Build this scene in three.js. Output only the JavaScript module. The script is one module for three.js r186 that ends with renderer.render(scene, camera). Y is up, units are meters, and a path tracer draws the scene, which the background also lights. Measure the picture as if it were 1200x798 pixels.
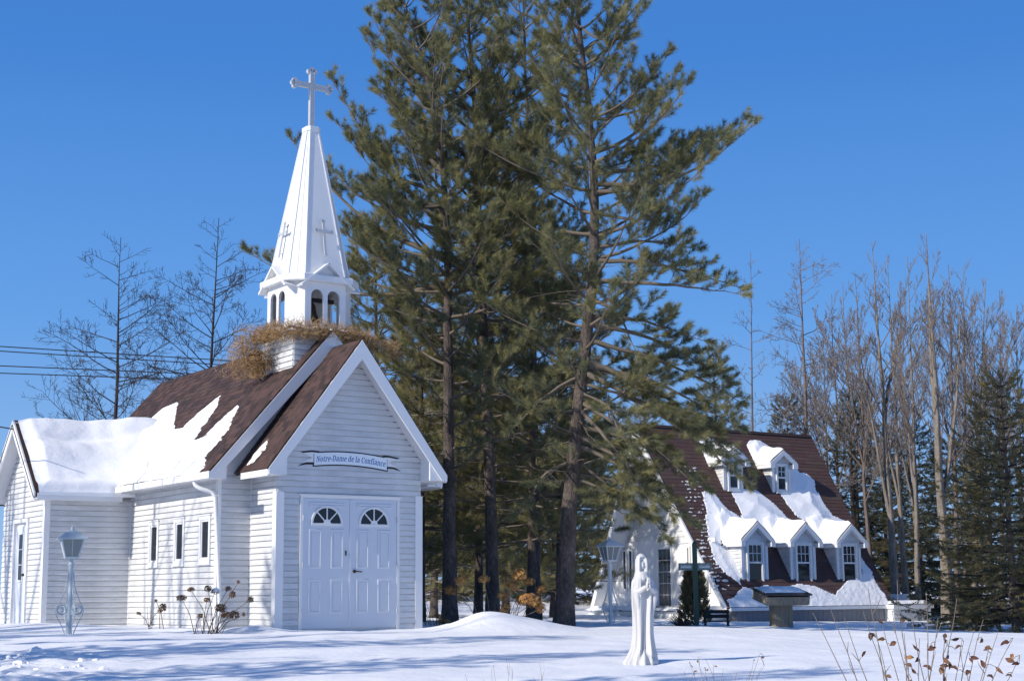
import * as THREE from 'three';
import { mergeGeometries } from 'three/addons/utils/BufferGeometryUtils.js';
import { ImprovedNoise } from 'three/addons/math/ImprovedNoise.js';

// ------------------------------------------------------------------ camera, sky, sun, exposure
const scene = new THREE.Scene();
const FOCAL = 1773.3, PITCH = 0.1556, ROLL = -0.0088, SHIFT = -20;
const camera = new THREE.PerspectiveCamera(2 * Math.atan(399 / FOCAL) * 180 / Math.PI, 1200 / 798, 0.1, 3000);
camera.rotation.order = 'YXZ';
camera.rotation.set(PITCH, 0, ROLL);
camera.setViewOffset(1200, 798, 0, SHIFT, 1200, 798);
camera.position.set(0, 0, 0);                       // eye level is y = 0
camera.updateMatrixWorld(true);

const SUN_TURN = 0.645, SUN_HEIGHT = 29 * Math.PI / 180;
const toSun = new THREE.Vector3(-Math.cos(SUN_TURN) * Math.cos(SUN_HEIGHT), Math.sin(SUN_HEIGHT), Math.sin(SUN_TURN) * Math.cos(SUN_HEIGHT));
{
  const w = 512, h = 256, data = new Float32Array(w * h * 4);
  const stops = [[-90, .27, .34, .44], [-1, .38, .52, .70], [0, .39, .58, .86], [4, .28, .51, .88], [10, .145, .385, .86], [20, .066, .25, .71], [40, .05, .17, .50], [90, .035, .11, .31]];
  const d = new THREE.Vector3();
  for (let j = 0; j < h; j++) for (let i = 0; i < w; i++) {
    const el = ((j + .5) / h - .5) * 180, az = ((i + .5) / w - .5) * Math.PI * 2;
    let k = 0; while (k < stops.length - 2 && el > stops[k + 1][0]) k++;
    const A = stops[k], B = stops[k + 1], t = Math.min(1, Math.max(0, (el - A[0]) / (B[0] - A[0])));
    d.set(Math.cos(el * Math.PI / 180) * Math.cos(az), Math.sin(el * Math.PI / 180), Math.cos(el * Math.PI / 180) * Math.sin(az));
    const c = Math.max(0, d.dot(toSun)), glow = .9 * Math.pow(c, 40) + .15 * Math.pow(c, 6);
    const o = (j * w + i) * 4;
    data[o] = A[1] + (B[1] - A[1]) * t + glow; data[o + 1] = A[2] + (B[2] - A[2]) * t + glow * .95; data[o + 2] = A[3] + (B[3] - A[3]) * t + glow * .85; data[o + 3] = 1;
  }
  const sky = new THREE.DataTexture(data, w, h, THREE.RGBAFormat, THREE.FloatType);
  sky.mapping = THREE.EquirectangularReflectionMapping; sky.magFilter = THREE.LinearFilter; sky.needsUpdate = true;
  scene.background = sky; scene.environment = sky;
}
const sun = new THREE.DirectionalLight(new THREE.Color(1.0, 0.92, 0.80), 5.0);
sun.position.copy(toSun).multiplyScalar(80).add(new THREE.Vector3(0, 0, -30));
sun.target.position.set(0, 0, -30); scene.add(sun, sun.target);
sun.castShadow = true; sun.shadow.mapSize.set(4096, 4096);
Object.assign(sun.shadow.camera, { left: -45, right: 45, top: 45, bottom: -45, near: 1, far: 200 });
const renderer = new THREE.WebGLRenderer({ antialias: true });
renderer.toneMapping = THREE.LinearToneMapping;
renderer.toneMappingExposure = .94;
renderer.shadowMap.enabled = true;

// ------------------------------------------------------------------ helpers
const V = (x, y, z) => new THREE.Vector3(x, y, z);
function random(seed) { let a = seed >>> 0; return () => { a = (a + 0x6D2B79F5) >>> 0; let t = Math.imul(a ^ (a >>> 15), 1 | a); t = (t + Math.imul(t ^ (t >>> 7), 61 | t)) ^ t; return ((t ^ (t >>> 14)) >>> 0) / 4294967296; }; }
const perlin = new ImprovedNoise();
const noise = (x, y, z = 0) => perlin.noise(x, y, z);
const mix = (a, b, t) => a + (b - a) * t;
const clamp = (x, a, b) => Math.min(b, Math.max(a, x));
const smooth = (a, b, x) => { const t = clamp((x - a) / (b - a), 0, 1); return t * t * (3 - 2 * t); };
const UP = V(0, 1, 0);
// a point of the place, from where the photograph shows it and its distance in front of the camera
function at(px, py, depth) {
  const d = V((px - 600) / FOCAL, -(py - 399 + SHIFT) / FOCAL, -1).applyQuaternion(camera.quaternion);
  return d.multiplyScalar(depth / -d.z);
}
function viewRay(px, py) { return V((px - 600) / FOCAL, -(py - 399 + SHIFT) / FOCAL, -1).applyQuaternion(camera.quaternion); }
const taken = {};
function numbered(name) { const n = taken[name] = (taken[name] ?? -1) + 1; return n ? `${name}_${String(n).padStart(3, '0')}` : name; }
function tag(o, label, category, group, kind) {
  Object.assign(o.userData, { label, category }); if (group) o.userData.group = group; if (kind) o.userData.kind = kind; return o;
}
function shade(o) { o.traverse(m => { if (m.isMesh) { m.castShadow = true; m.receiveShadow = true; } }); return o; }
function thing(name, label, category, [x, y, z] = [0, 0, 0], turn = 0, group, kind) {
  const o = new THREE.Group(); o.name = numbered(name); o.position.set(x, y, z); o.rotation.y = turn; scene.add(o);
  return tag(o, label, category, group, kind);
}
function mesh(name, geometry, material, parent, kind) {
  const m = new THREE.Mesh(geometry, material); m.name = name; m.castShadow = m.receiveShadow = true; if (kind) m.userData.kind = kind; parent.add(m); return m;
}
function structure(name, geometry, material) { const m = mesh(numbered(name), geometry, material, scene); m.userData.kind = 'structure'; return m; }
function clean(g) { const n = g.index ? g.toNonIndexed() : g; for (const k of Object.keys(n.attributes)) if (!['position', 'normal', 'uv'].includes(k)) n.deleteAttribute(k); n.clearGroups?.(); return n; }
function join(list) { return mergeGeometries(list.map(clean)); }
function box(x0, x1, y0, y1, z0, z1) { return new THREE.BoxGeometry(x1 - x0, y1 - y0, z1 - z0).translate((x0 + x1) / 2, (y0 + y1) / 2, (z0 + z1) / 2); }
class Sheet {                                        // collects vertices and triangles
  constructor(withColor) { this.p = []; this.t = []; this.i = []; this.c = withColor ? [] : null; }
  v(x, y, z, s = 0, t = 0, c) { this.p.push(x, y, z); this.t.push(s, t); if (this.c) this.c.push(c[0], c[1], c[2]); return this.p.length / 3 - 1; }
  tri(a, b, c) { this.i.push(a, b, c); }
  quad(a, b, c, d) { this.i.push(a, b, c, a, c, d); }
  build() {
    const g = new THREE.BufferGeometry();
    g.setAttribute('position', new THREE.Float32BufferAttribute(this.p, 3));
    g.setAttribute('uv', new THREE.Float32BufferAttribute(this.t, 2));
    if (this.c) g.setAttribute('color', new THREE.Float32BufferAttribute(this.c, 3));
    g.setIndex(this.i); g.computeVertexNormals(); return g;
  }
}
function tube(S, pts, radii, sides, color) {
  const n = pts.length; let nrm = null, prev = null, len = 0; const tan = V(), bi = V(), q = new THREE.Quaternion();
  for (let k = 0; k < n; k++) {
    tan.subVectors(pts[Math.min(n - 1, k + 1)], pts[Math.max(0, k - 1)]); if (tan.lengthSq() < 1e-14) tan.set(0, 1, 0); tan.normalize();
    if (!nrm) { nrm = Math.abs(tan.y) < .9 ? V(0, 1, 0).cross(tan).normalize() : V(1, 0, 0).cross(tan).normalize(); }
    else { q.setFromUnitVectors(prev, tan); nrm.applyQuaternion(q).normalize(); }
    prev = tan.clone(); bi.crossVectors(tan, nrm);
    if (k) len += pts[k].distanceTo(pts[k - 1]);
    const r = radii[k], base = S.p.length / 3;
    for (let s = 0; s <= sides; s++) {
      const a = s / sides * Math.PI * 2, c = Math.cos(a) * r, d = Math.sin(a) * r;
      S.v(pts[k].x + nrm.x * c + bi.x * d, pts[k].y + nrm.y * c + bi.y * d, pts[k].z + nrm.z * c + bi.z * d, s / sides, len, color);
      if (k && s < sides) { const b = base + s, e = b - sides - 1; S.quad(e, e + 1, b + 1, b); }
    }
  }
  const e = S.p.length / 3 - sides - 1, c = S.v(pts[n - 1].x, pts[n - 1].y, pts[n - 1].z, .5, len, color);
  for (let s = 0; s < sides; s++) S.tri(e + s, e + s + 1, c);
}
function tubeGeometry(pts, radius, sides = 8, closed = false) {
  return new THREE.TubeGeometry(new THREE.CatmullRomCurve3(pts, closed), Math.max(4, pts.length * 4), radius, sides, closed);
}
function prism(outline, depth) {                     // outline [x, y]..., extruded towards -z
  const s = new THREE.Shape(outline.map(([x, y]) => new THREE.Vector2(x, y)));
  return new THREE.ExtrudeGeometry(s, { depth, bevelEnabled: false }).translate(0, 0, -depth);
}
function slab(a, b, c, d, thick) {                   // a quad a-b-c-d seen counter-clockwise from outside, thickened inwards
  const n = V().crossVectors(b.clone().sub(a), d.clone().sub(a)).normalize().multiplyScalar(-thick);
  const top = [a, b, c, d], low = top.map(p => p.clone().add(n)), S = new Sheet();
  const face = (p, q, r, s) => { const w = p.distanceTo(q), h = q.distanceTo(r); S.quad(S.v(p.x, p.y, p.z, 0, 0), S.v(q.x, q.y, q.z, w, 0), S.v(r.x, r.y, r.z, w, h), S.v(s.x, s.y, s.z, 0, h)); };
  face(...top); face(low[3], low[2], low[1], low[0]);
  for (let k = 0; k < 4; k++) face(low[k], low[(k + 1) % 4], top[(k + 1) % 4], top[k]);
  return S.build();
}
function bar(a, b, w, h) {                           // a square bar from a to b
  const g = new THREE.BoxGeometry(w, h, a.distanceTo(b)); const m = new THREE.Matrix4().lookAt(b, a, Math.abs(b.clone().sub(a).normalize().y) > .95 ? V(0, 0, 1) : UP);
  g.applyMatrix4(m); return g.translate((a.x + b.x) / 2, (a.y + b.y) / 2, (a.z + b.z) / 2);
}
// noise textures that tile
function tiles(size, seed, octaves) {
  const r = random(seed), out = new Float32Array(size * size);
  for (const [cells, weight, cellsY = cells] of octaves) {
    const g = new Float32Array(cells * cellsY).map(() => r());
    for (let y = 0; y < size; y++) for (let x = 0; x < size; x++) {
      const fx = x / size * cells, fy = y / size * cellsY, ix = Math.floor(fx), iy = Math.floor(fy);
      let tx = fx - ix, ty = fy - iy; tx = tx * tx * (3 - 2 * tx); ty = ty * ty * (3 - 2 * ty);
      const G = (a, b) => g[(b % cellsY) * cells + a % cells];
      out[y * size + x] += weight * mix(mix(G(ix, iy), G(ix + 1, iy), tx), mix(G(ix, iy + 1), G(ix + 1, iy + 1), tx), ty);
    }
  }
  let lo = 1e9, hi = -1e9; for (const v of out) { if (v < lo) lo = v; if (v > hi) hi = v; }
  return out.map(v => (v - lo) / (hi - lo));
}
function textureFrom(field, size, f, srgb, repeat = 1) {
  const d = new Uint8Array(size * size * 4);
  field.forEach((v, k) => { const c = f(v, k % size, Math.floor(k / size)); d[k * 4] = c[0]; d[k * 4 + 1] = c[1]; d[k * 4 + 2] = c[2]; d[k * 4 + 3] = 255; });
  const t = new THREE.DataTexture(d, size, size); t.wrapS = t.wrapT = THREE.RepeatWrapping; t.magFilter = THREE.LinearFilter; t.minFilter = THREE.LinearMipmapLinearFilter; t.generateMipmaps = true;
  if (srgb) t.colorSpace = THREE.SRGBColorSpace; t.repeat.set(repeat, repeat); t.needsUpdate = true; return t;
}
const rgb = (r, g, b) => new THREE.Color().setRGB(r, g, b);
const mat = (color, roughness = .8, more = {}) => new THREE.MeshStandardMaterial({ color, roughness, side: THREE.DoubleSide, ...more });

// ------------------------------------------------------------------ materials
const snowField = tiles(512, 5, [[8, 1], [16, .6], [40, .4], [100, .25], [220, .18]]);
const snowBump = textureFrom(snowField, 512, v => [v * 255, v * 255, v * 255], false, .5);
const snowTone = textureFrom(tiles(256, 6, [[6, 1], [15, .7], [60, .5]]), 256, v => [236 + v * 14, 238 + v * 13, 242 + v * 12], true, .23);
const grainField = tiles(512, 9, [[64, 1, 4], [160, .7, 6], [24, .6, 3], [200, .3, 200]]);
const barkField = tiles(512, 12, [[22, 1, 10], [50, .8, 22], [120, .5, 60], [6, .6, 4]]);
const speckle = tiles(256, 21, [[10, .6], [40, .8], [120, 1]]);
const M = {
  snow: mat(0xffffff, .85, { map: snowTone, bumpMap: snowBump, bumpScale: .012 }),
  siding: mat(rgb(.71, .72, .73), .55, { map: textureFrom(tiles(256, 31, [[5, 1], [13, .6], [70, .35]]), 256, v => [216 + v * 38, 217 + v * 37, 218 + v * 36], true, .6) }),
  trim: mat(rgb(.74, .75, .76), .45),
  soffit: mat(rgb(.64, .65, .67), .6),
  door: mat(rgb(.60, .64, .70), .4),
  glass: new THREE.MeshPhysicalMaterial({ color: rgb(.012, .014, .018), roughness: .06, specularIntensity: 1, side: THREE.DoubleSide }),
  lampGlass: new THREE.MeshPhysicalMaterial({ color: rgb(.55, .60, .60), roughness: .35, transmission: .7, thickness: 0, side: THREE.DoubleSide }),
  iron: mat(rgb(.10, .13, .15), .45),
  brass: mat(rgb(.06, .045, .03), .35, { metalness: .7 }),
  lampBlue: mat(rgb(.42, .50, .55), .45),
  lampWhite: mat(rgb(.80, .80, .79), .45),
  bell: mat(rgb(.10, .075, .04), .4, { metalness: .6 }),
  ink: mat(rgb(.010, .012, .02), .6),
  silver: mat(rgb(.52, .54, .56), .35, { metalness: .15 }),
  statue: mat(rgb(.55, .55, .55), .6, { bumpMap: snowBump, bumpScale: .002 }),
  green: mat(rgb(.018, .075, .055), .5),
  board: mat(rgb(.30, .38, .36), .6),
  bench: mat(rgb(.022, .024, .026), .6),
  wood: mat(0xffffff, .85, { map: textureFrom(grainField, 512, v => [98 + v * 55, 94 + v * 52, 84 + v * 48], true), bumpMap: textureFrom(grainField, 512, v => [v * 255, v * 255, v * 255], false), bumpScale: .004 }),
  darkWood: mat(rgb(.045, .04, .042), .8),
  skirt: mat(rgb(.20, .21, .23), .8),
  wire: mat(rgb(.02, .02, .022), .6),
  pineBark: mat(0xffffff, .95, { map: textureFrom(barkField, 512, v => [54 + v * 66, 48 + v * 60, 45 + v * 56], true, 1), bumpMap: textureFrom(barkField, 512, v => [v * 255, v * 255, v * 255], false, 1), bumpScale: .03 }),
  paleBark: mat(0xffffff, .95, { map: textureFrom(barkField, 512, v => [92 + v * 66, 86 + v * 62, 79 + v * 58], true, 1) }),
  greyBark: mat(0xffffff, .95, { map: textureFrom(barkField, 512, v => [84 + v * 50, 74 + v * 46, 70 + v * 44], true, 1) }),
  twig: mat(rgb(.20, .168, .15), .95),
  darkTwig: mat(rgb(.04, .033, .034), .95),
  limb: mat(rgb(.15, .125, .10), .95),
  stem: mat(rgb(.17, .115, .07), .9),
  greyStem: mat(rgb(.20, .165, .13), .9),
  shingles: mat(0xffffff, .92, { vertexColors: true, map: textureFrom(speckle, 256, v => [205 + v * 50, 203 + v * 50, 202 + v * 50], true, 2.5) }),
};
M.wood.map.repeat.set(1, 1);
const brownTones = [[.050, .028, .026], [.062, .034, .031], [.086, .047, .041], [.034, .021, .021], [.072, .043, .039]];
const shingleTones = brownTones.map(c => mat(rgb(c[0] * 1.15, c[1] * 1.15, c[2] * 1.15), .92, { map: M.shingles.map }));

// ------------------------------------------------------------------ the snow-covered ground
const ground = [[0, 0, -1.5], [-6, 5, -1.4], [6, 5, -1.4], [0, 10, -1.15], [-6, 12, -1.05], [6, 12, -1.1], [0, 17, -.93], [-5.7, 17, -.88], [5.6, 17, -.98], [1.66, 19.5, -.91], [3.65, 20.5, -.84],
  [-7.3, 25, -.52], [-4, 24.5, -.52], [-2, 25.5, -.52], [-9, 24, -.47], [-12, 24, -.45], [-6, 30, -.4], [.9, 29, -.6], [-.4, 31, -.46], [-1.3, 30, -.46], [1.95, 31, -.67], [5.5, 32, -.72], [3.9, 33, -.6], [6.2, 43, -.55], [3, 47, -.32],
  [11.2, 40, -1.08], [9.5, 45, -1.0], [11.5, 47, -1.15], [7.6, 44.4, -.72], [8.6, 44.6, -.9], [13.2, 39, -1.27], [9, 36, -.9], [20, 40, -1.5], [14, 28, -1.2], [10, 24, -1.05], [.6, 60, .2], [-20, 40, -.3], [-20, 60, .1], [20, 70, -.6], [-15, 15, -.8], [12, 10, -1.2], [-15, 5, -1.3],
  [0, 120, .5], [-90, 120, .3], [90, 120, 0], [0, -25, -1.6], [40, 60, -1.4], [-40, 20, -.6], [40, 20, -1.4], [0, 400, 1.5], [-300, 300, 1.5], [300, 300, 1]];
const mound = (x, z, cx, cz, rx, rz, h) => h * Math.exp(-(((x - cx) / rx) ** 2) - (((z - cz) / rz) ** 2));
function groundAt(x, depth) {
  let a = 0, b = 0;
  for (const [gx, gz, gy] of ground) {
    const s = 2.6 + .085 * Math.hypot(gx, gz), w = Math.exp(-((x - gx) ** 2 + (depth - gz) ** 2) / (2 * s * s)) + 1e-9;
    a += w * gy; b += w;
  }
  let y = a / b;
  if (depth > 10 && depth < 70 && Math.abs(x) < 40) {
    y += .035 * noise(x * .45, depth * .6, 3) + .018 * noise(x * 1.3, depth * 1.7, 8) + .006 * noise(x * 4, depth * 5, 5) + .016 * noise(x * .8 + depth * .5, depth * 3.2 - x * 1.6, 21) * smooth(-.2, .4, noise(x * .25, depth * .3, 30) + .1);
    y += mound(x, depth, -.50, 25.6, .62, .7, .27) + mound(x, depth, .25, 25.9, .75, .6, .15) + mound(x, depth, .8, 26.5, .9, .6, .05);
    y += mound(x, depth, -8.0, 25.7, 1.2, .9, .10) + mound(x, depth, -4.25, 24.75, .45, .35, .10) - mound(x, depth, -4.9, 24.2, .7, .4, .05) - mound(x, depth, 1.5, 18.95, .34, .28, .07) + mound(x, depth, -1.05, 26.6, .3, .5, .08);
    const rough = smooth(-3.7, -4.9, x + (depth - 17) * .25) * smooth(19.6, 18.6, depth + x * .12 + .5);
    if (rough > 0) y += rough * (.10 * Math.abs(noise(x * 2.1, depth * 2.3, 11)) + .07 * Math.max(0, noise(x * 5.5, depth * 5, 2)) - .03);
    const feet = smooth(5, 2.5, Math.hypot((x - 5.0) / 2.2, (depth - 36.4) / .9) * 2.5);
    if (feet > 0) y += feet * .10 * noise(x * 2.2, depth * 2.4, 17);
  }
  return y;
}
{
  const xs = [], zs = [];
  for (let x = 0; x < 1000; x += x < 13 ? .13 : x < 30 ? .6 : x * .12) { xs.push(x); if (x) xs.unshift(-x); }
  for (let z = -60; z < 1500; z += z < 8 ? 2 : z < 15 ? .5 : z < 33 ? .11 : z < 50 ? .25 : z < 80 ? 1 : z * .1) zs.push(z);
  const S = new Sheet(), w = xs.length;
  for (const z of zs) for (const x of xs) S.v(x, groundAt(x, z), -z, x, z);
  for (let j = 0; j < zs.length - 1; j++) for (let i = 0; i < w - 1; i++) { const k = j * w + i; S.quad(k, k + 1, k + w + 1, k + w); }
  structure('snow_ground', S.build(), M.snow).userData.label = 'wind-smoothed snow covering the grounds';
}
const on = (px, py, depth, sink = 0) => { const p = at(px, py, depth); return [p.x, groundAt(p.x, depth) - sink, p.z]; };

// a sheet of lying snow: place(i, j) gives { p: point on the surface beneath, n: its normal, t: depth of snow }
function snowSheet(nx, ny, place) {
  const S = new Sheet(), live = [];
  for (let j = 0; j <= ny; j++) for (let i = 0; i <= nx; i++) {
    const { p, n, t } = place(i / nx, j / ny); live.push(t > 0);
    const k = t > 0 ? t : -.02; S.v(p.x + n.x * k, p.y + n.y * k, p.z + n.z * k, i / nx * 3, j / ny * 3);
  }
  for (let j = 0; j < ny; j++) for (let i = 0; i < nx; i++) {
    const k = j * (nx + 1) + i; if (live[k] || live[k + 1] || live[k + nx + 1] || live[k + nx + 2]) S.quad(k, k + 1, k + nx + 2, k + nx + 1);
  }
  return S.build();
}
function insideDistance(poly, x, y) {                // distance to the outline, negative outside
  let inside = false, d = 1e9;
  for (let i = 0, j = poly.length - 1; i < poly.length; j = i++) {
    const [ax, ay] = poly[i], [bx, by] = poly[j];
    if ((ay > y) !== (by > y) && x < (bx - ax) * (y - ay) / (by - ay) + ax) inside = !inside;
    const t = clamp(((x - ax) * (bx - ax) + (y - ay) * (by - ay)) / ((bx - ax) ** 2 + (by - ay) ** 2 || 1), 0, 1);
    d = Math.min(d, Math.hypot(ax + (bx - ax) * t - x, ay + (by - ay) * t - y));
  }
  return inside ? d : -d;
}

// ------------------------------------------------------------------ the chapel (its own axes: x along the front, -z towards the back, heights from eye level)
const CHAPEL_TURN = .6128, CHAPEL_BASE = -.62;
const chapel = thing('chapel', 'small white clapboard chapel with brown shingle roof and tall white steeple', 'chapel', [-3.895, CHAPEL_BASE, -24.993], CHAPEL_TURN);
const cp = (name, geometry, material, parent = chapel, kind) => mesh(name, geometry.translate(0, -CHAPEL_BASE, 0), material, parent, kind);
function siding(parent, put, outline, y0, y1, holes, basis, { step = .099, joined = false, lift = 0 } = {}) {
  const all = [];
  for (let y = y0; y < y1 - .01; y += step) {
    const top = Math.min(y + step, y1), [l0, r0] = outline(y), [l1, r1] = outline(top); if (r0 - l0 < .04) continue;
    let parts = [[l0, l1, r0, r1]];
    for (const [hx0, hx1, hy0, hy1] of holes) if (Math.min(top, hy1) - Math.max(y, hy0) > step * .35)
      parts = parts.flatMap(([a, a1, b, b1]) => a < hx0 - .01 && b > hx1 + .01 ? [[a, a1, hx0, hx0], [hx1, hx1, b, b1]] : [[a, a1, b, b1]]);
    for (const [a, a1, b, b1] of parts) {
      const S = new Sheet(), t0 = .026 + lift, t1 = .016 + lift, gap = step * .16, c = [[a, y, 0], [b, y, 0], [b1, top - gap, 0], [a1, top - gap, 0], [a, y, t0], [b, y, t0], [b1, top - gap, t1], [a1, top - gap, t1]];
      const f = (...k) => S.quad(...k.map(n => S.v(...c[n], c[n][0] * 1, c[n][1] * 1 + y * 7.3)));
      f(4, 5, 6, 7); f(0, 1, 5, 4); f(1, 2, 6, 5); f(3, 0, 4, 7); f(2, 3, 7, 6);
      all.push(S.build().applyMatrix4(basis));
    }
  }
  if (joined) { put('siding', join(all), M.siding, parent, 'stuff'); return; }
  for (const g of all) put('siding_board', g, M.siding, parent);
}
const facing = {                                     // planes for siding: x to the right as seen from outside, y up, z outwards
  front: v => new THREE.Matrix4().makeTranslation(0, 0, -v),
  back: v => new THREE.Matrix4().makeBasis(V(-1, 0, 0), V(0, 1, 0), V(0, 0, -1)).setPosition(0, 0, -v),
  left: u => new THREE.Matrix4().makeBasis(V(0, 0, 1), V(0, 1, 0), V(-1, 0, 0)).setPosition(u, 0, 0),
  right: u => new THREE.Matrix4().makeBasis(V(0, 0, -1), V(0, 1, 0), V(1, 0, 0)).setPosition(u, 0, 0),
};
const PW = 2.756, S1 = .98, T1 = .595, S2 = 3.98, T2 = 1.6255, MID = 1.378;
const PORCH = { eave: -.335, eaveY: 2.06, ridge: 4.31, slope: (4.31 - 2.06) / (MID + .335) };
const NAVE = { eave: -.90, eaveY: 2.04, ridge: 4.62, slope: (4.62 - 2.04) / (MID + .90), back: 8.55 };
const WING = { v0: S1 + S2, v1: S1 + S2 + 2.48, mid: S1 + S2 + 1.24, u: -T1 - T2, eaveV: 4.742, eaveY: 1.907, ridge: 3.37 };
const porchTop = x => PORCH.ridge - .13 - PORCH.slope * Math.abs(x - MID), naveTop = x => NAVE.ridge - .13 - NAVE.slope * Math.abs(x - MID), wingTop = v => WING.ridge - .12 - Math.abs(v - WING.mid);
{
  // wall bodies
  const under = -.62, cut = .08;
  const porchWall = cp('porch_wall', prism([[0, under], [PW, under], [PW, porchTop(PW) - cut], [MID, porchTop(MID) - cut], [0, porchTop(0) - cut]], S1 + .5), M.siding);
  const naveWall = cp('nave_wall', prism([[-T1, under], [PW + T1, under], [PW + T1, naveTop(PW + T1) - cut], [MID, naveTop(MID) - cut], [-T1, naveTop(-T1) - cut]], 7.4).translate(0, 0, -S1), M.siding);
  const wingWall = cp('wing_wall', prism([[-WING.v1, under], [-WING.v0, under], [-WING.v0, wingTop(WING.v0) - cut], [-WING.mid, wingTop(WING.mid) - cut], [-WING.v1, wingTop(WING.v1) - cut]], 2.6).applyMatrix4(facing.left(WING.u)), M.siding);
  // siding, board by board on the walls that show
  const inset = .11, gable = (top, half, mid) => y => { const w = Math.min(half, mid); return [0, 0]; };
  const porchSpan = y => { const k = (porchTop(MID) - y) / PORCH.slope; return [Math.max(.0, MID - k), Math.min(PW, MID + k)]; };
  siding(porchWall, cp, y => { const [a, b] = porchSpan(y); return y < 1.7 ? [Math.max(a, inset), Math.min(b, PW - inset)] : [a, b]; }, -.56, porchTop(MID), [[.40, 2.33, -.7, 1.69]], facing.front(0));
  siding(porchWall, cp, () => [-S1, -inset * .0], -.56, 2.02, [], facing.left(0));
  siding(naveWall, cp, () => [-T1 + .0, 0], -.56, 2.05, [], facing.front(S1));
  const wins = [[1.688, 1.228], [2.784, 2.335], [3.953, 3.50]].map(([a, b]) => [-a, -b, .573, 1.375]);
  siding(naveWall, cp, () => [-(S1 + S2), -S1 - .06], -.56, 1.98, wins.map(([a, b, c, d]) => [a + .03, b - .03, c + .03, d - .03]), facing.left(-T1));
  siding(wingWall, cp, () => [-T1 - T2 + .06, -T1], -.56, 1.86, [], facing.front(WING.v0));
  siding(wingWall, cp, y => { const k = wingTop(WING.mid) - y; return [Math.max(-WING.v1, -WING.mid - k), Math.min(-WING.v0 - .06, -WING.mid + k)]; }, -.56, wingTop(WING.mid), [[-6.68, -5.83, -.7, 1.42]], facing.left(WING.u));
  siding(porchWall, cp, () => [.0, S1], -.56, 2.02, [], facing.right(PW), { joined: true });
  siding(naveWall, cp, () => [PW, PW + T1], -.56, 2.05, [], facing.front(S1), { joined: true });
  siding(naveWall, cp, () => [S1, NAVE.back - .17], -.56, 2.0, [], facing.right(PW + T1), { joined: true });
  siding(naveWall, cp, y => { const k = (naveTop(MID) - y) / NAVE.slope; return [Math.max(-PW - T1, -MID - k), Math.min(T1, -MID + k)]; }, -.56, naveTop(MID), [], facing.back(S1 + 7.4), { joined: true });
  siding(wingWall, cp, () => [T1, T1 + T2], -.56, 1.86, [], facing.back(WING.v1), { joined: true });
  // corner boards
  for (const g of [box(-.034, inset, -.6, 1.72, -.10, .036), box(PW - inset, PW + .034, -.6, 1.72, -.10, .036)]) cp('corner_board', g, M.trim);
  cp('corner_board', box(-T1 - .03, -T1 + .03, -.6, 2.0, -S1 - .07, -S1 + .03), M.trim);
  cp('corner_board', box(WING.u - .03, WING.u + .07, -.6, 1.86, -WING.v0 - .07, -WING.v0 + .03), M.trim);
  cp('corner_board', box(-T1 - .028, -T1 + .004, -.6, 1.86, -WING.v0 + .002, -WING.v0 + .045), M.trim);
  cp('corner_board', box(-.028, .004, -.6, 2.0, -S1 + .002, -S1 + .04), M.trim);

  // roofs: deck, soffit, shingles, rake boards
  const P = (u, y, v) => V(u, y, -v);
  function slope(name, side, R, v0, v1, eaveOut) {
    const e = MID + side * (MID - R.eave), q = [P(e, R.eaveY, v0), P(MID, R.ridge, v0), P(MID, R.ridge, v1), P(e, R.eaveY, v1)];
    if (side > 0) q.reverse();
    const deck = cp(name, slab(...q, .05), shingleTones[3]);
    const n = V().crossVectors(q[1].clone().sub(q[0]), q[3].clone().sub(q[0])).normalize(); if (n.y < 0) n.negate();
    cp('soffit', slab(...q.map(p => p.clone().addScaledVector(n, -.056)), .03), M.soffit, deck);
    return { deck, n, e };
  }
  function shingleCourses(deck, side, R, v0, v1, n, individually, seed) {
    const r = random(seed), len = Math.hypot(MID - R.eave, R.ridge - R.eaveY), expo = .128, upDir = P(MID, R.ridge, 0).sub(P(MID + side * (MID - R.eave), R.eaveY, 0)).normalize();
    const S = new Sheet(true), across = V(0, 0, -1);
    const unit = join([box(0, 1, 0, .17, 0, .022)]);
    const basis = new THREE.Matrix4().makeBasis(across, upDir, V().crossVectors(across, upDir).dot(n) > 0 ? V().crossVectors(across, upDir) : V().crossVectors(across, upDir));
    const flip = V().crossVectors(across, upDir).dot(n) < 0;
    let count = 0;
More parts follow.
